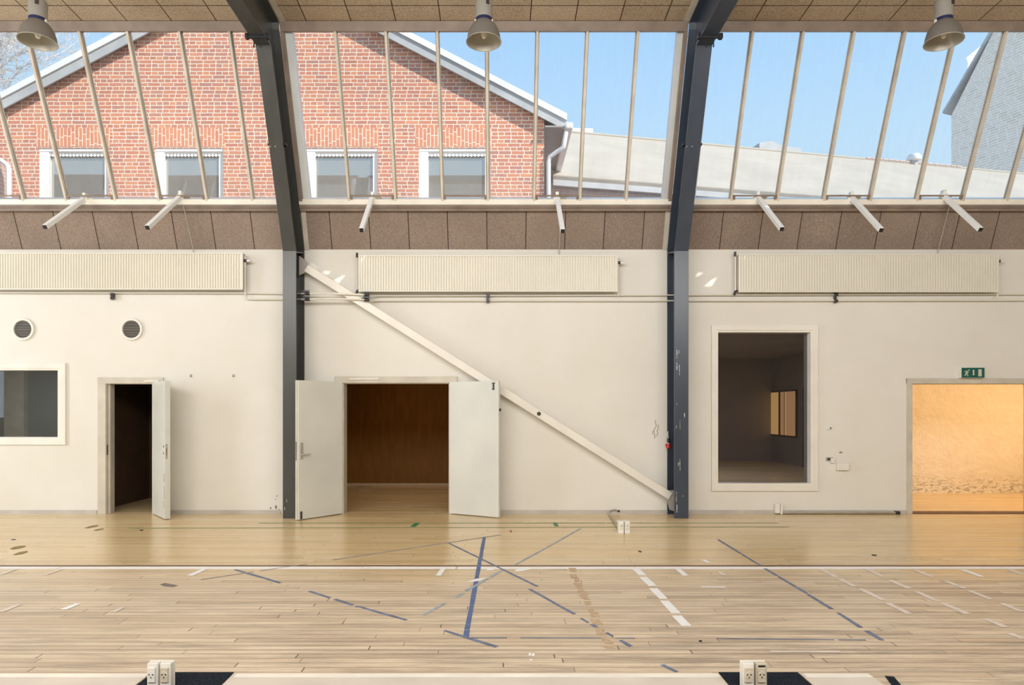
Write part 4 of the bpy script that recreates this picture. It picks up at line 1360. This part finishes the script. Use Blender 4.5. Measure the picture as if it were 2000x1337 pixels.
faded = [((1602, 1111), (1632, 1126), 'nearest the blue diagonal, touching the white line'), ((1640, 1130), (1670, 1145), 'second piece beyond the blue diagonal on the right'), ((1681, 1150), (1726, 1172), 'right of the blue diagonal, middle of its row'), ((1734, 1178), (1778, 1199), 'right of the blue diagonal, nearest of its row'),
         ((1693, 1111), (1724, 1126), 'below the left edge of the warm doorway, touching the white line'), ((1739, 1133), (1776, 1149), 'below the warm doorway, second of its row'), ((1790, 1155), (1832, 1174), 'below the warm doorway, third of its row'), ((1841, 1178), (1891, 1199), 'below the warm doorway, fourth of its row'),
         ((1787, 1112), (1820, 1126), 'below the middle of the warm doorway, touching the white line'), ((1845, 1134), (1885, 1149), 'below the middle of the warm doorway, second of its row'), ((1896, 1154), (1935, 1170), 'below the middle of the warm doorway, third of its row'), ((1957, 1178), (1996, 1194), 'at the right edge, third row from it'),
         ((1972, 1112), (1998, 1122), 'at the right edge, touching the white line'), ((1925, 1208), (1965, 1225), 'nearest the right edge at the front'), ((1972, 1237), (1999, 1247), 'in the right corner at the front')]
for p0, p1, w in faded:
    tape(p0, p1, 0.055, 'tape_faded', 'faded white tape ' + w, group='faded tape pieces', jitter=0.08)
for p0, p1, w, mt, lab in (((1880, 1112.5), (1918, 1126), 0.05, 'tape_white', 'clear white tape below the right door jamb'),
                           ((0, 1122), (32, 1111), 0.05, 'tape_faded', 'faded white tape at the left edge, touching the white line'),
                           ((86, 1123), (121, 1111), 0.05, 'tape_faded', 'faded white tape second from the left edge, at the white line'),
                           ((0, 1195), (38, 1180), 0.05, 'tape_faded', 'faded white tape at the left edge, front row'),
                           ((124, 1190), (152, 1179), 0.055, 'tape_white', 'pale tape in the front row, second from the left edge'),
                           ((222, 1195), (240, 1186), 0.04, 'tape_faded', 'faded white tape in the front row, third from the left edge'),
                           ((371, 1124), (400, 1111), 0.055, 'tape_white', 'white tape at the white line, below the grey column side of the narrow door'),
                           ((856, 1124), (866, 1110), 0.055, 'tape_white', 'white tape at the white line, left of the thick blue line'),
                           ((951, 1112.5), (964, 1112.5), 0.05, 'tape_white', 'tiny white tape square right of the thick blue line'),
                           ((1321, 1109), (1340, 1124), 0.055, 'tape_white', 'white tape at the white line, right of the dashed line'),
                           ((1404, 1116), (1415, 1124), 0.04, 'tape_faded', 'small faded tape scrap right of the dashed line'),
                           ((1372, 1093), (1385, 1099), 0.05, 'tape_white', 'white tape scrap behind the white line under the tall window'),
                           ((1369, 1146), (1417, 1146.5), 0.03, 'tape_white', 'short white tape lying along the boards right of the dashed line'),
                           ((1504, 1272), (1640, 1273), 0.03, 'tape_faded', 'long yellowish tape lying along the boards behind the right black mat'),
                           ((1737, 1321), (1752, 1340), 0.052, 'mat', 'short black tape at the bottom edge, right of the pale sheet')):
    tape(p0, p1, w, mt, lab, jitter=0.05)
# torn white film
for poly, lab in (([(1004, 1116), (1012, 1110), (1048, 1107), (1038, 1111), (1020, 1115)], 'torn white film stuck at the white line right of the thick blue line'),
                  ([(912, 1137), (930, 1130), (950, 1129), (940, 1133), (924, 1136)], 'torn white film beside the thick blue line, this side of the white line')):
    b = MB().prism([F(*q, 0.002) for q in poly], (0, 0, 0.001))
    tag(b.build('film_scrap', 'tape_white'), lab, 'scrap')
for poly, lab in (([(19, 1071.5), (30, 1067), (48, 1065), (50, 1067), (38, 1070.5), (25, 1072.5)], 'dry olive leaf at far left, farther of the front two'),
                  ([(26, 1083), (38, 1078), (53, 1075.5), (54, 1078), (42, 1081.5), (30, 1083.5)], 'dry olive leaf at far left, nearest the viewer'),
                  ([(165, 1030.5), (178, 1026.5), (192, 1025), (190, 1027.5), (172, 1031)], 'dry olive leaf left of the narrow door, farther one'),
                  ([(182, 1035.5), (192, 1032.5), (203, 1031.5), (201, 1033.5), (188, 1036)], 'dry olive leaf in front of the narrow door frame')):
    b = MB().prism([F(*q, 0.0015) for q in poly], (0, 0, 0.002))
    tag(b.build('dry_leaf', 'leaf'), lab, 'leaf', 'dry olive leaves')
for poly, lab in (([(312, 1141), (322, 1138.5), (338, 1141), (348, 1143), (338, 1146), (320, 1144.5)], 'grey floor stain left of the short dark blue tape'),
                  ([(22, 1052.5), (31, 1052.5), (31, 1054), (22, 1054)], 'tiny black scrap on the floor at far left'),
                  ([(272, 1034.5), (280, 1034), (279, 1036), (273, 1036)], 'tiny dark scrap in front of the open narrow door leaf'),
                  ([(1246, 1074.5), (1254, 1076), (1252, 1078.5), (1247, 1077)], 'small dark splinter below the floor outlet'),
                  ([(1702, 1082), (1713, 1083), (1711, 1085.5), (1703, 1084.5)], 'small dark splinter below the left jamb of the warm doorway'),
                  ([(1364, 1250.5), (1371, 1250), (1371, 1253.5), (1366, 1253)], 'tiny black scrap above the right floor outlet')):
    b = MB().prism([F(*q, 0.0012) for q in poly], (0, 0, 0.0012))
    tag(b.build('floor_scrap', 'scuff' if 'stain' in lab else 'black'), lab, 'scrap')
for poly, lab in (([(1033, 1275), (1037, 1274.5), (1037, 1280), (1032, 1280)], 'white paper fleck before the thick blue line, leftmost of three'),
                  ([(1039, 1276), (1044, 1276), (1044, 1281), (1038, 1281)], 'white paper fleck before the thick blue line, rightmost of three'),
                  ([(1035, 1287), (1040, 1287), (1039, 1289.5), (1035, 1289.5)], 'white paper fleck before the thick blue line, nearest of three'),
                  ([(995, 1035.5), (1000, 1035), (1000, 1038.5), (996, 1039)], 'tiny coral red fleck on the floor before the right door leaf')):
    b = MB().prism([F(*q, 0.0012) for q in poly], (0, 0, 0.001))
    tag(b.build('paper_fleck', 'red' if 'red' in lab else 'tape_white'), lab, 'fleck')

# ------------------------------------------------------------------ outside: brick gable house
GS = 0.85
GY = SY(GS)


def G(px, py, dy=0.0):
    s = D / (D + GY + dy)
    return Vector((PX(px, s), GY + dy, PZ(py, s)))


house = empty('brick_house', G(519, 600), 'red brick gable house with four white windows seen through the skylights', 'house')
ap = G(519, -52)
le, re_ = G(-420, 440), G(1063, 232)
lx = G(-420, 0).x
zl = ap.z - (ap.x - lx) * 0.523
zr = ap.z - (re_.x - ap.x) * 0.52
wz0, wz1 = PZ(470, GS), PZ(289, GS)
wins = [(76, 212), (302, 436), (597, 738), (818, 958)]
whs = [(PX(a_, GS), PX(c_, GS), wz0, wz1) for a_, c_ in wins]
b = MB()
# wall built in vertical slices under the roof line, leaving the window openings free
xs = sorted({lx, re_.x, ap.x, *[w[0] for w in whs], *[w[1] for w in whs]})
z_low = 3.42


def zroof(x):
    return ap.z - (ap.x - x) * 0.523 if x < ap.x else ap.z - (x - ap.x) * 0.52


for i in range(len(xs) - 1):
    xa, xc = xs[i], xs[i + 1]
    hole = next((w for w in whs if w[0] <= xa and xc <= w[1]), None)
    lo = [(z_low, None)] if not hole else [(wz1, None), (z_low, wz0)]
    for z0_, z1_ in lo:
        if z1_ is None:
            b.prism([(xa, GY, z0_), (xc, GY, z0_), (xc, GY, zroof(xc)), (xa, GY, zroof(xa))], (0, 0.25, 0))
        else:
            b.box(xa, xc, GY, GY + 0.25, z0_, z1_)
b.build('gable_wall', 'brick', house)
for a_, c_ in wins:
    MB().prism([G(a_ - 5, 286, -0.006), G(c_ + 3, 286, -0.006), G(c_ + 1, 249, -0.006), G(a_ - 8, 249, -0.006)], (0, 0.02, 0)).build('lintel', 'brick_soldier', house)
for x0_, x1_, z0_, z1_ in whs:
    b = MB()
    e = 0.10
    wall_with_holes(b, x0_, x1_, z0_, z1_, GY + 0.05, GY + 0.12, [(x0_ + 0.17, x1_ - e, z0_ + e, z1_ - 0.12)])
    b.box(x0_, x0_ + 0.17, GY + 0.02, GY + 0.06, z0_, z1_ - 0.06)
    b.box(x0_, x1_, GY + 0.015, GY + 0.06, z1_ - 0.055, z1_)
    w = b.build('window', 'win_white', house)
    MB().box(x0_ + 0.17, x1_ - e, GY + 0.09, GY + 0.10, z0_ + e, z1_ - 0.12).build('pane', 'glass_out', w)
    b = MB()
    m = 18
    for i in range(m):
        xx = x0_ + 0.06 + (x1_ - x0_ - 0.12) * i / m
        b.prism([(xx, GY + 0.045, z1_ - 0.12), (xx + 0.04, GY + 0.045, z1_ - 0.145), (xx + 0.075, GY + 0.045, z1_ - 0.12), (xx + 0.075, GY + 0.045, z1_ - 0.09), (xx, GY + 0.045, z1_ - 0.09)], (0, 0.004, 0))
    b.build('scalloped_trim', 'win_white', w)
# roof slopes with verge: white top strip and grey board beneath
for sgn, xe_, sl in ((-1, lx - 0.6, 0.523), (1, re_.x + 0.40, 0.52)):
    def rp(x, dz, y):
        return (x, y, zroof(x) + dz)
    xa = ap.x
    b = MB().prism([rp(xa, 0.02, GY - 0.14), rp(xe_, 0.02, GY - 0.14), rp(xe_, 0.16, GY - 0.14), rp(xa, 0.16, GY - 0.14)], (0, 8.0, 0))
    b.build('roof', 'felt', house)
    b = MB().prism([rp(xa, 0.10, GY - 0.18), rp(xe_, 0.10, GY - 0.18), rp(xe_, 0.22, GY - 0.18), rp(xa, 0.22, GY - 0.18)], (0, 0.18, 0))
    b.build('verge_flashing', 'verge_white', house)
    b = MB().prism([rp(xa, -0.08, GY - 0.15), rp(xe_, -0.08, GY - 0.15), rp(xe_, 0.10, GY - 0.15), rp(xa, 0.10, GY - 0.15)], (0, 0.03, 0))
    b.build('verge_board', 'verge_grey', house)
b = MB().box(re_.x + 0.0, re_.x + 0.36, GY - 0.18, GY + 7.6, zroof(re_.x + 0.36) - 0.05, zroof(re_.x + 0.36) - 0.02)
b.build('soffit', 'soffit', house)
b = MB().box(re_.x - 0.25, re_.x, GY + 0.25, GY + 7.6, z_low, zr)
b.build('side_wall', 'brick_dull', house)
b = MB().box(re_.x + 0.36, re_.x + 0.50, GY - 0.3, GY + 7.6, zroof(re_.x + 0.4) - 0.10, zroof(re_.x + 0.4) + 0.02)
b.build('gutter', 'verge_white', house, bevel=0.03)
b = MB().tube([G(1106, 258, -0.22), G(1103, 274, -0.22), G(1101, 287, -0.2), G(1088, 296, -0.14), G(1074, 306, -0.08), G(1071.5, 316, -0.06), G(1071.5, 480, -0.06)], 0.040, 12)
b.build('downpipe', 'verge_white', house, smooth=True)
# far left wing, its shade put into the brick colour, with a white downpipe
wing = empty('house_wing', G(-60, 480, -0.5), 'dull brick wall piece with white downpipe at the left edge, beside the red gable', 'house')
MB().box(PX(-420, GS), PX(4, 0.87), GY - 0.3, GY - 0.02, z_low, PZ(318, 0.87)).build('wall', 'brick_dull', wing)
MB().tube([G(-14, 308, -0.42), G(2, 313, -0.42), G(14, 322, -0.42), G(17, 330, -0.42), G(17, 480, -0.42)], 0.040, 12).build('downpipe', 'verge_white', wing, smooth=True)

# ------------------------------------------------------------------ long low house with grey roof
ang = math.atan2(1.0, (7000 - CX) / FPX)
u = Vector((math.cos(ang), math.sin(ang), 0))
nn = Vector((-u.y, u.x, 0))
E0 = P(1085, 341, 0.75)
R0 = P(1110, 258, 0.60)
R0 = E0 + nn * ((R0 - E0).dot(nn)) + u * ((R0 - E0).dot(u)) + Vector((0, 0, R0.z - E0.z))
R0.z = PZ(258, 0.60)
longh = empty('roofed_house', E0 + u * 10, 'long low house with a pale grey roof right of the brick gable', 'house')
e1, e2 = E0 - u * 0.05, E0 + u * 30
r1 = R0 - u * 0.9
r2 = R0 + u * 30
MB().prism([e1, e2, r2, r1], (0, 0, -0.10)).build('roof', 'felt', longh)
b = MB().prism([r1, r2, r2 + nn * 3 + Vector((0, 0, -2.0)), r1 + nn * 3 + Vector((0, 0, -2.0))], (0, 0, -0.1))
b.build('roof', 'felt', longh)
MB().prism([e1 + Vector((0, 0, -0.02)), e2 + Vector((0, 0, -0.02)), e2 + Vector((0, 0, -0.22)), e1 + Vector((0, 0, -0.22))], nn * 0.05).build('fascia', 'verge_grey', longh)
w1, w2 = e1 + nn * 0.28, e2 + nn * 0.28
MB().prism([Vector((w1.x, w1.y, z_low)), Vector((w2.x, w2.y, z_low)), w2 + Vector((0, 0, -0.12)), w1 + Vector((0, 0, -0.12))], nn * 0.2).build('wall', 'brick_dull', longh)
MB().tube([r1 + Vector((0, 0, 0.0)), r2], 0.05, 8).build('ridge_cap', 'felt', longh, smooth=True)


def ridge(px):
    k = (px - CX) / FPX
    t_ = (k * (D + R0.y) - R0.x) / (u.x - k * u.y)
    return R0 + u * t_


b = MB()
for i in range(17):
    p = ridge(1690 + i * 11)
    b.bar(p + Vector((0, 0, 0.03)), p + u * 0.16 + Vector((0, 0, 0.04)), 0.12, 0.03)
b.build('ridge_tiles', 'tile_red', longh)
p = ridge(1785)
rv = empty('roof_ventilator', p, 'small domed metal ventilator on the ridge of the grey roof', 'roof ventilator')
MB().lathe([(0.10, -0.12), (0.10, 0.1)], p, 'Z', 16).build('neck', 'verge_grey', rv, smooth=True)
MB().lathe([(0.10, 0.08), (0.19, 0.10), (0.20, 0.18), (0.15, 0.27), (0.0005, 0.31)], p, 'Z', 20).build('dome', 'verge_white', rv, smooth=True)
p0, p1 = ridge(1500) + nn * 0.4 + Vector((0, 0, 0.24)), ridge(1582) + nn * 0.4 + Vector((0, 0, 0.24))
b = MB().prism([p0 + Vector((0, 0, -0.7)), p1 + Vector((0, 0, -0.7)), p1 + Vector((0, 0, 0.09)), p0 + (p1 - p0) * 0.55 + Vector((0, 0, 0.10)), p0 + (p1 - p0) * 0.3 + Vector((0, 0, 0.22)), p0 + Vector((0, 0, 0.13))], nn * 0.6)
tag(b.build('roof_hatch', 'verge_grey', origin=True), 'low grey hatch on the ridge of the grey roof, above the right bay', 'roof hatch')
p0, p1 = ridge(1112) + nn * 0.3 + Vector((0, 0, 0.18)), ridge(1166) + nn * 0.3 + Vector((0, 0, 0.18))
b = MB().prism([p0 + Vector((0, 0, -0.7)), p1 + Vector((0, 0, -0.7)), p1 + Vector((0, 0, 0.11)), p0 + Vector((0, 0, 0.06))], nn * 0.6)
tag(b.build('roof_hatch', 'verge_white', origin=True), 'pale hatch at the gable end of the grey roof ridge, right of the brick gable', 'roof hatch')

# ------------------------------------------------------------------ tall grey building at the right edge
A = P(1858, 300, 0.30)
dirv = Vector((0.411, -1.0, 0)).normalized()
tall = empty('tall_building', A + dirv * 4, 'tall grey brick building with a steep gable at the right edge', 'building')
nor = Vector((-dirv.y, dirv.x, 0))       # away from the viewer's side


def on_face(px, py):
    k = (px - CX) / FPX
    t_ = (k * (D + A.y) - A.x) / (dirv.x - k * dirv.y)
    q_ = A + dirv * t_
    q_.z = H + (HY - py) / FPX * (D + q_.y)
    return q_


c0 = on_face(1858, 420); c1 = on_face(1858, 226); c2 = on_face(1941, 60); c3 = on_face(1975, -25); c4 = on_face(2120, -40); c5 = on_face(2120, 420)
c0.z = c5.z = 2.0
back = nor * (8 if nor.x > 0 else -8)
MB().prism([c0, c1, c2, c3, c4, c5], back).build('wall', 'brick_grey', tall)
ev = on_face(1843, 222)
o1 = Vector((0, 0, 0.12))
f_ = -back.normalized() * 0.08
b = MB().prism([ev + f_, c2 + f_, c3 + f_, c3 + o1 * 4 + f_, c2 + o1 * 2 + f_, ev + o1 + f_], back)
b.build('roof', 'verge_grey', tall)
far = empty('far_building', P(1915, 300, 0.22), 'pale grey building with a hipped corner behind the tall grey gable', 'building')
MB().prism([P(1890, 480, 0.22), P(1890, 120, 0.22), P(1887, 113, 0.22), P(1925, 82, 0.22), P(1990, 40, 0.22), P(2060, 40, 0.22), P(2060, 480, 0.22)], (4.2, 4, 0)).build('wall', 'verge_white', far)

# ------------------------------------------------------------------ bare tree behind the gable
tr = empty('bare_tree', (P(-120, 600, 0.5).x, SY(0.5), 0), 'bare pale-twigged tree behind the brick gable at upper left', 'tree')
rt = random.Random(4)
bt, bb, bw = MB(), MB(), MB()
base = Vector((P(-120, 600, 0.5).x, SY(0.5), 0))
topt = base + Vector((0.3, 0.2, 9.0))
bt.tube([base, base + Vector((0.1, 0, 4)), topt], 0.22, 10, 0.12)


def twig(p, d_, r, L_, depth):
    pts = [p]
    q_ = p.copy()
    dd = d_.copy()
    for i in range(5):
        dd = (dd + Vector((rt.uniform(-.22, .22), rt.uniform(-.2, .2), rt.uniform(-.16, .22)))).normalized()
        q_ = q_ + dd * (L_ / 5)
        pts.append(q_.copy())
    (bb if depth < 2 else bw).tube(pts, r, 6 if depth < 2 else 4, r * 0.45)
    if depth < 4:
        for i in range(1, 6):
            for _ in range(2 if depth < 2 else 1):
                nd = (dd + Vector((rt.uniform(-1, 1), rt.uniform(-.7, .7), rt.uniform(-.8, .9)))).normalized()
                twig(pts[i], nd, r * 0.5, L_ * rt.uniform(0.38, 0.55), depth + 1)


for (p0, p1, r) in (((-120, 300), (110, 118), 0.065), ((-120, 200), (90, 70), 0.05), ((-120, 330), (90, 165), 0.04)):
    a_, e_ = P(p0[0], p0[1], 0.5), P(p1[0], p1[1], 0.5)
    twig(a_, (e_ - a_).normalized(), r, (e_ - a_).length * 0.95, 0)
bt.build('trunk', 'bark', tr, smooth=True)
tag(bb.build('branches', 'bark', tr, smooth=True), kind='stuff')
tag(bw.build('twigs', 'bark', tr, smooth=True), kind='stuff')

# ------------------------------------------------------------------ light
w = bpy.data.worlds.new('sky')
SC.world = w
w.use_nodes = True
nt = w.node_tree
bg = nt.nodes['Background']
tc = nt.nodes.new('ShaderNodeTexCoord')
sp = nt.nodes.new('ShaderNodeSeparateXYZ')
nt.links.new(tc.outputs['Generated'], sp.inputs[0])
rp_ = nt.nodes.new('ShaderNodeValToRGB')
els = rp_.color_ramp.elements
stops = [(0.0, (0.76, 0.88, 1.0)), (0.30, (0.60, 0.85, 1.06)), (0.42, (0.49, 0.77, 1.08)), (0.55, (0.36, 0.66, 1.06)), (1.0, (0.24, 0.50, 0.95))]
while len(els) < len(stops):
    els.new(0.5)
for e_, (p_, c_) in zip(els, stops):
    e_.position = p_
    e_.color = (*c_, 1)
nt.links.new(sp.outputs[2], rp_.inputs[0])
nt.links.new(rp_.outputs[0], bg.inputs[0])
bg.inputs[1].default_value = 1.0

sun = bpy.data.lights.new('sun', 'SUN')
sun.energy = 6.0
sun.angle = math.radians(0.35)
sun.color = (1.0, 0.95, 0.86)
so = bpy.data.objects.new('sun', sun)
COL.objects.link(so)
so.rotation_euler = Vector((-1.5, 1.0, -1.35)).to_track_quat('-Z', 'Y').to_euler()
so.location = (10, -20, 20)


def area(name, loc, to, sx, sy, power, color):
    l = bpy.data.lights.new(name, 'AREA')
    l.shape = 'RECTANGLE'
    l.size, l.size_y = sx, sy
    l.energy = power
    l.color = color
    o = bpy.data.objects.new(name, l)
    COL.objects.link(o)
    o.location = loc
    o.rotation_euler = (Vector(to) - Vector(loc)).to_track_quat('-Z', 'Z').to_euler()
    return o


# daylight through the tall windows of the left end wall
area('left_end_windows', (XL + 0.05, -5.2, 2.6), (0, -5.2, 2.6), 8.0, 3.2, 560, (0.82, 0.91, 1.0))
area('rear_fill', (-0.8, YB + 0.05, 5.6), (-0.8, 0, 5.6), 17.0, 2.2, 1110, (1.0, 0.985, 0.96))  # fill light added behind the viewer, for windows only presumed there
# lamps of the plaster room; the other rooms get fills added to brighten them
area('plaster_room_lamp', (8.4, 1.3, CH - 0.05), (8.4, 1.3, 0), 3.2, 0.9, 30, (1.0, 0.68, 0.38))
area('plaster_room_wall_lamp', (11.1, 1.1, 1.7), (6.5, 1.6, 1.2), 0.6, 0.8, 30, (1.0, 0.68, 0.38))
area('plywood_room_fill', (-1.6, 2.2, CH - 0.05), (-1.6, 2.2, 0), 0.8, 0.8, 9, (1.0, 0.66, 0.30))
area('long_room_fill', (4.8, 6.0, CH + 0.4), (4.8, 6.0, 0), 1.6, 1.6, 52, (0.94, 0.92, 1.0))
area('green_room_fill', (-9.4, 2.6, CH - 0.05), (-9.4, 2.6, 0), 0.8, 0.8, 26, (0.92, 1.0, 0.98))

# ------------------------------------------------------------------ camera
cam = bpy.data.cameras.new('camera')
cam.sensor_width = 36.0
cam.sensor_fit = 'HORIZONTAL'
cam.lens = 36.0 * FPX / 2000.0
cam.shift_x = (1000.0 - CX) / 2000.0
cam.shift_y = (HY - 668.5) / 2000.0
cam.clip_start = 0.05
cam.clip_end = 300
co = bpy.data.objects.new('camera', cam)
COL.objects.link(co)
co.location = (0, -D, H)
co.rotation_euler = (math.pi / 2, 0, 0)
SC.camera = co

SC.view_settings.view_transform = 'Standard'
SC.view_settings.look = 'None'
SC.view_settings.exposure = 0.0
SC.view_settings.gamma = 1.0
SC.view_settings.use_curve_mapping = False
SC.cycles.max_bounces = 10
SC.cycles.diffuse_bounces = 5
SC.cycles.transparent_max_bounces = 24
SC.cycles.use_denoising = True
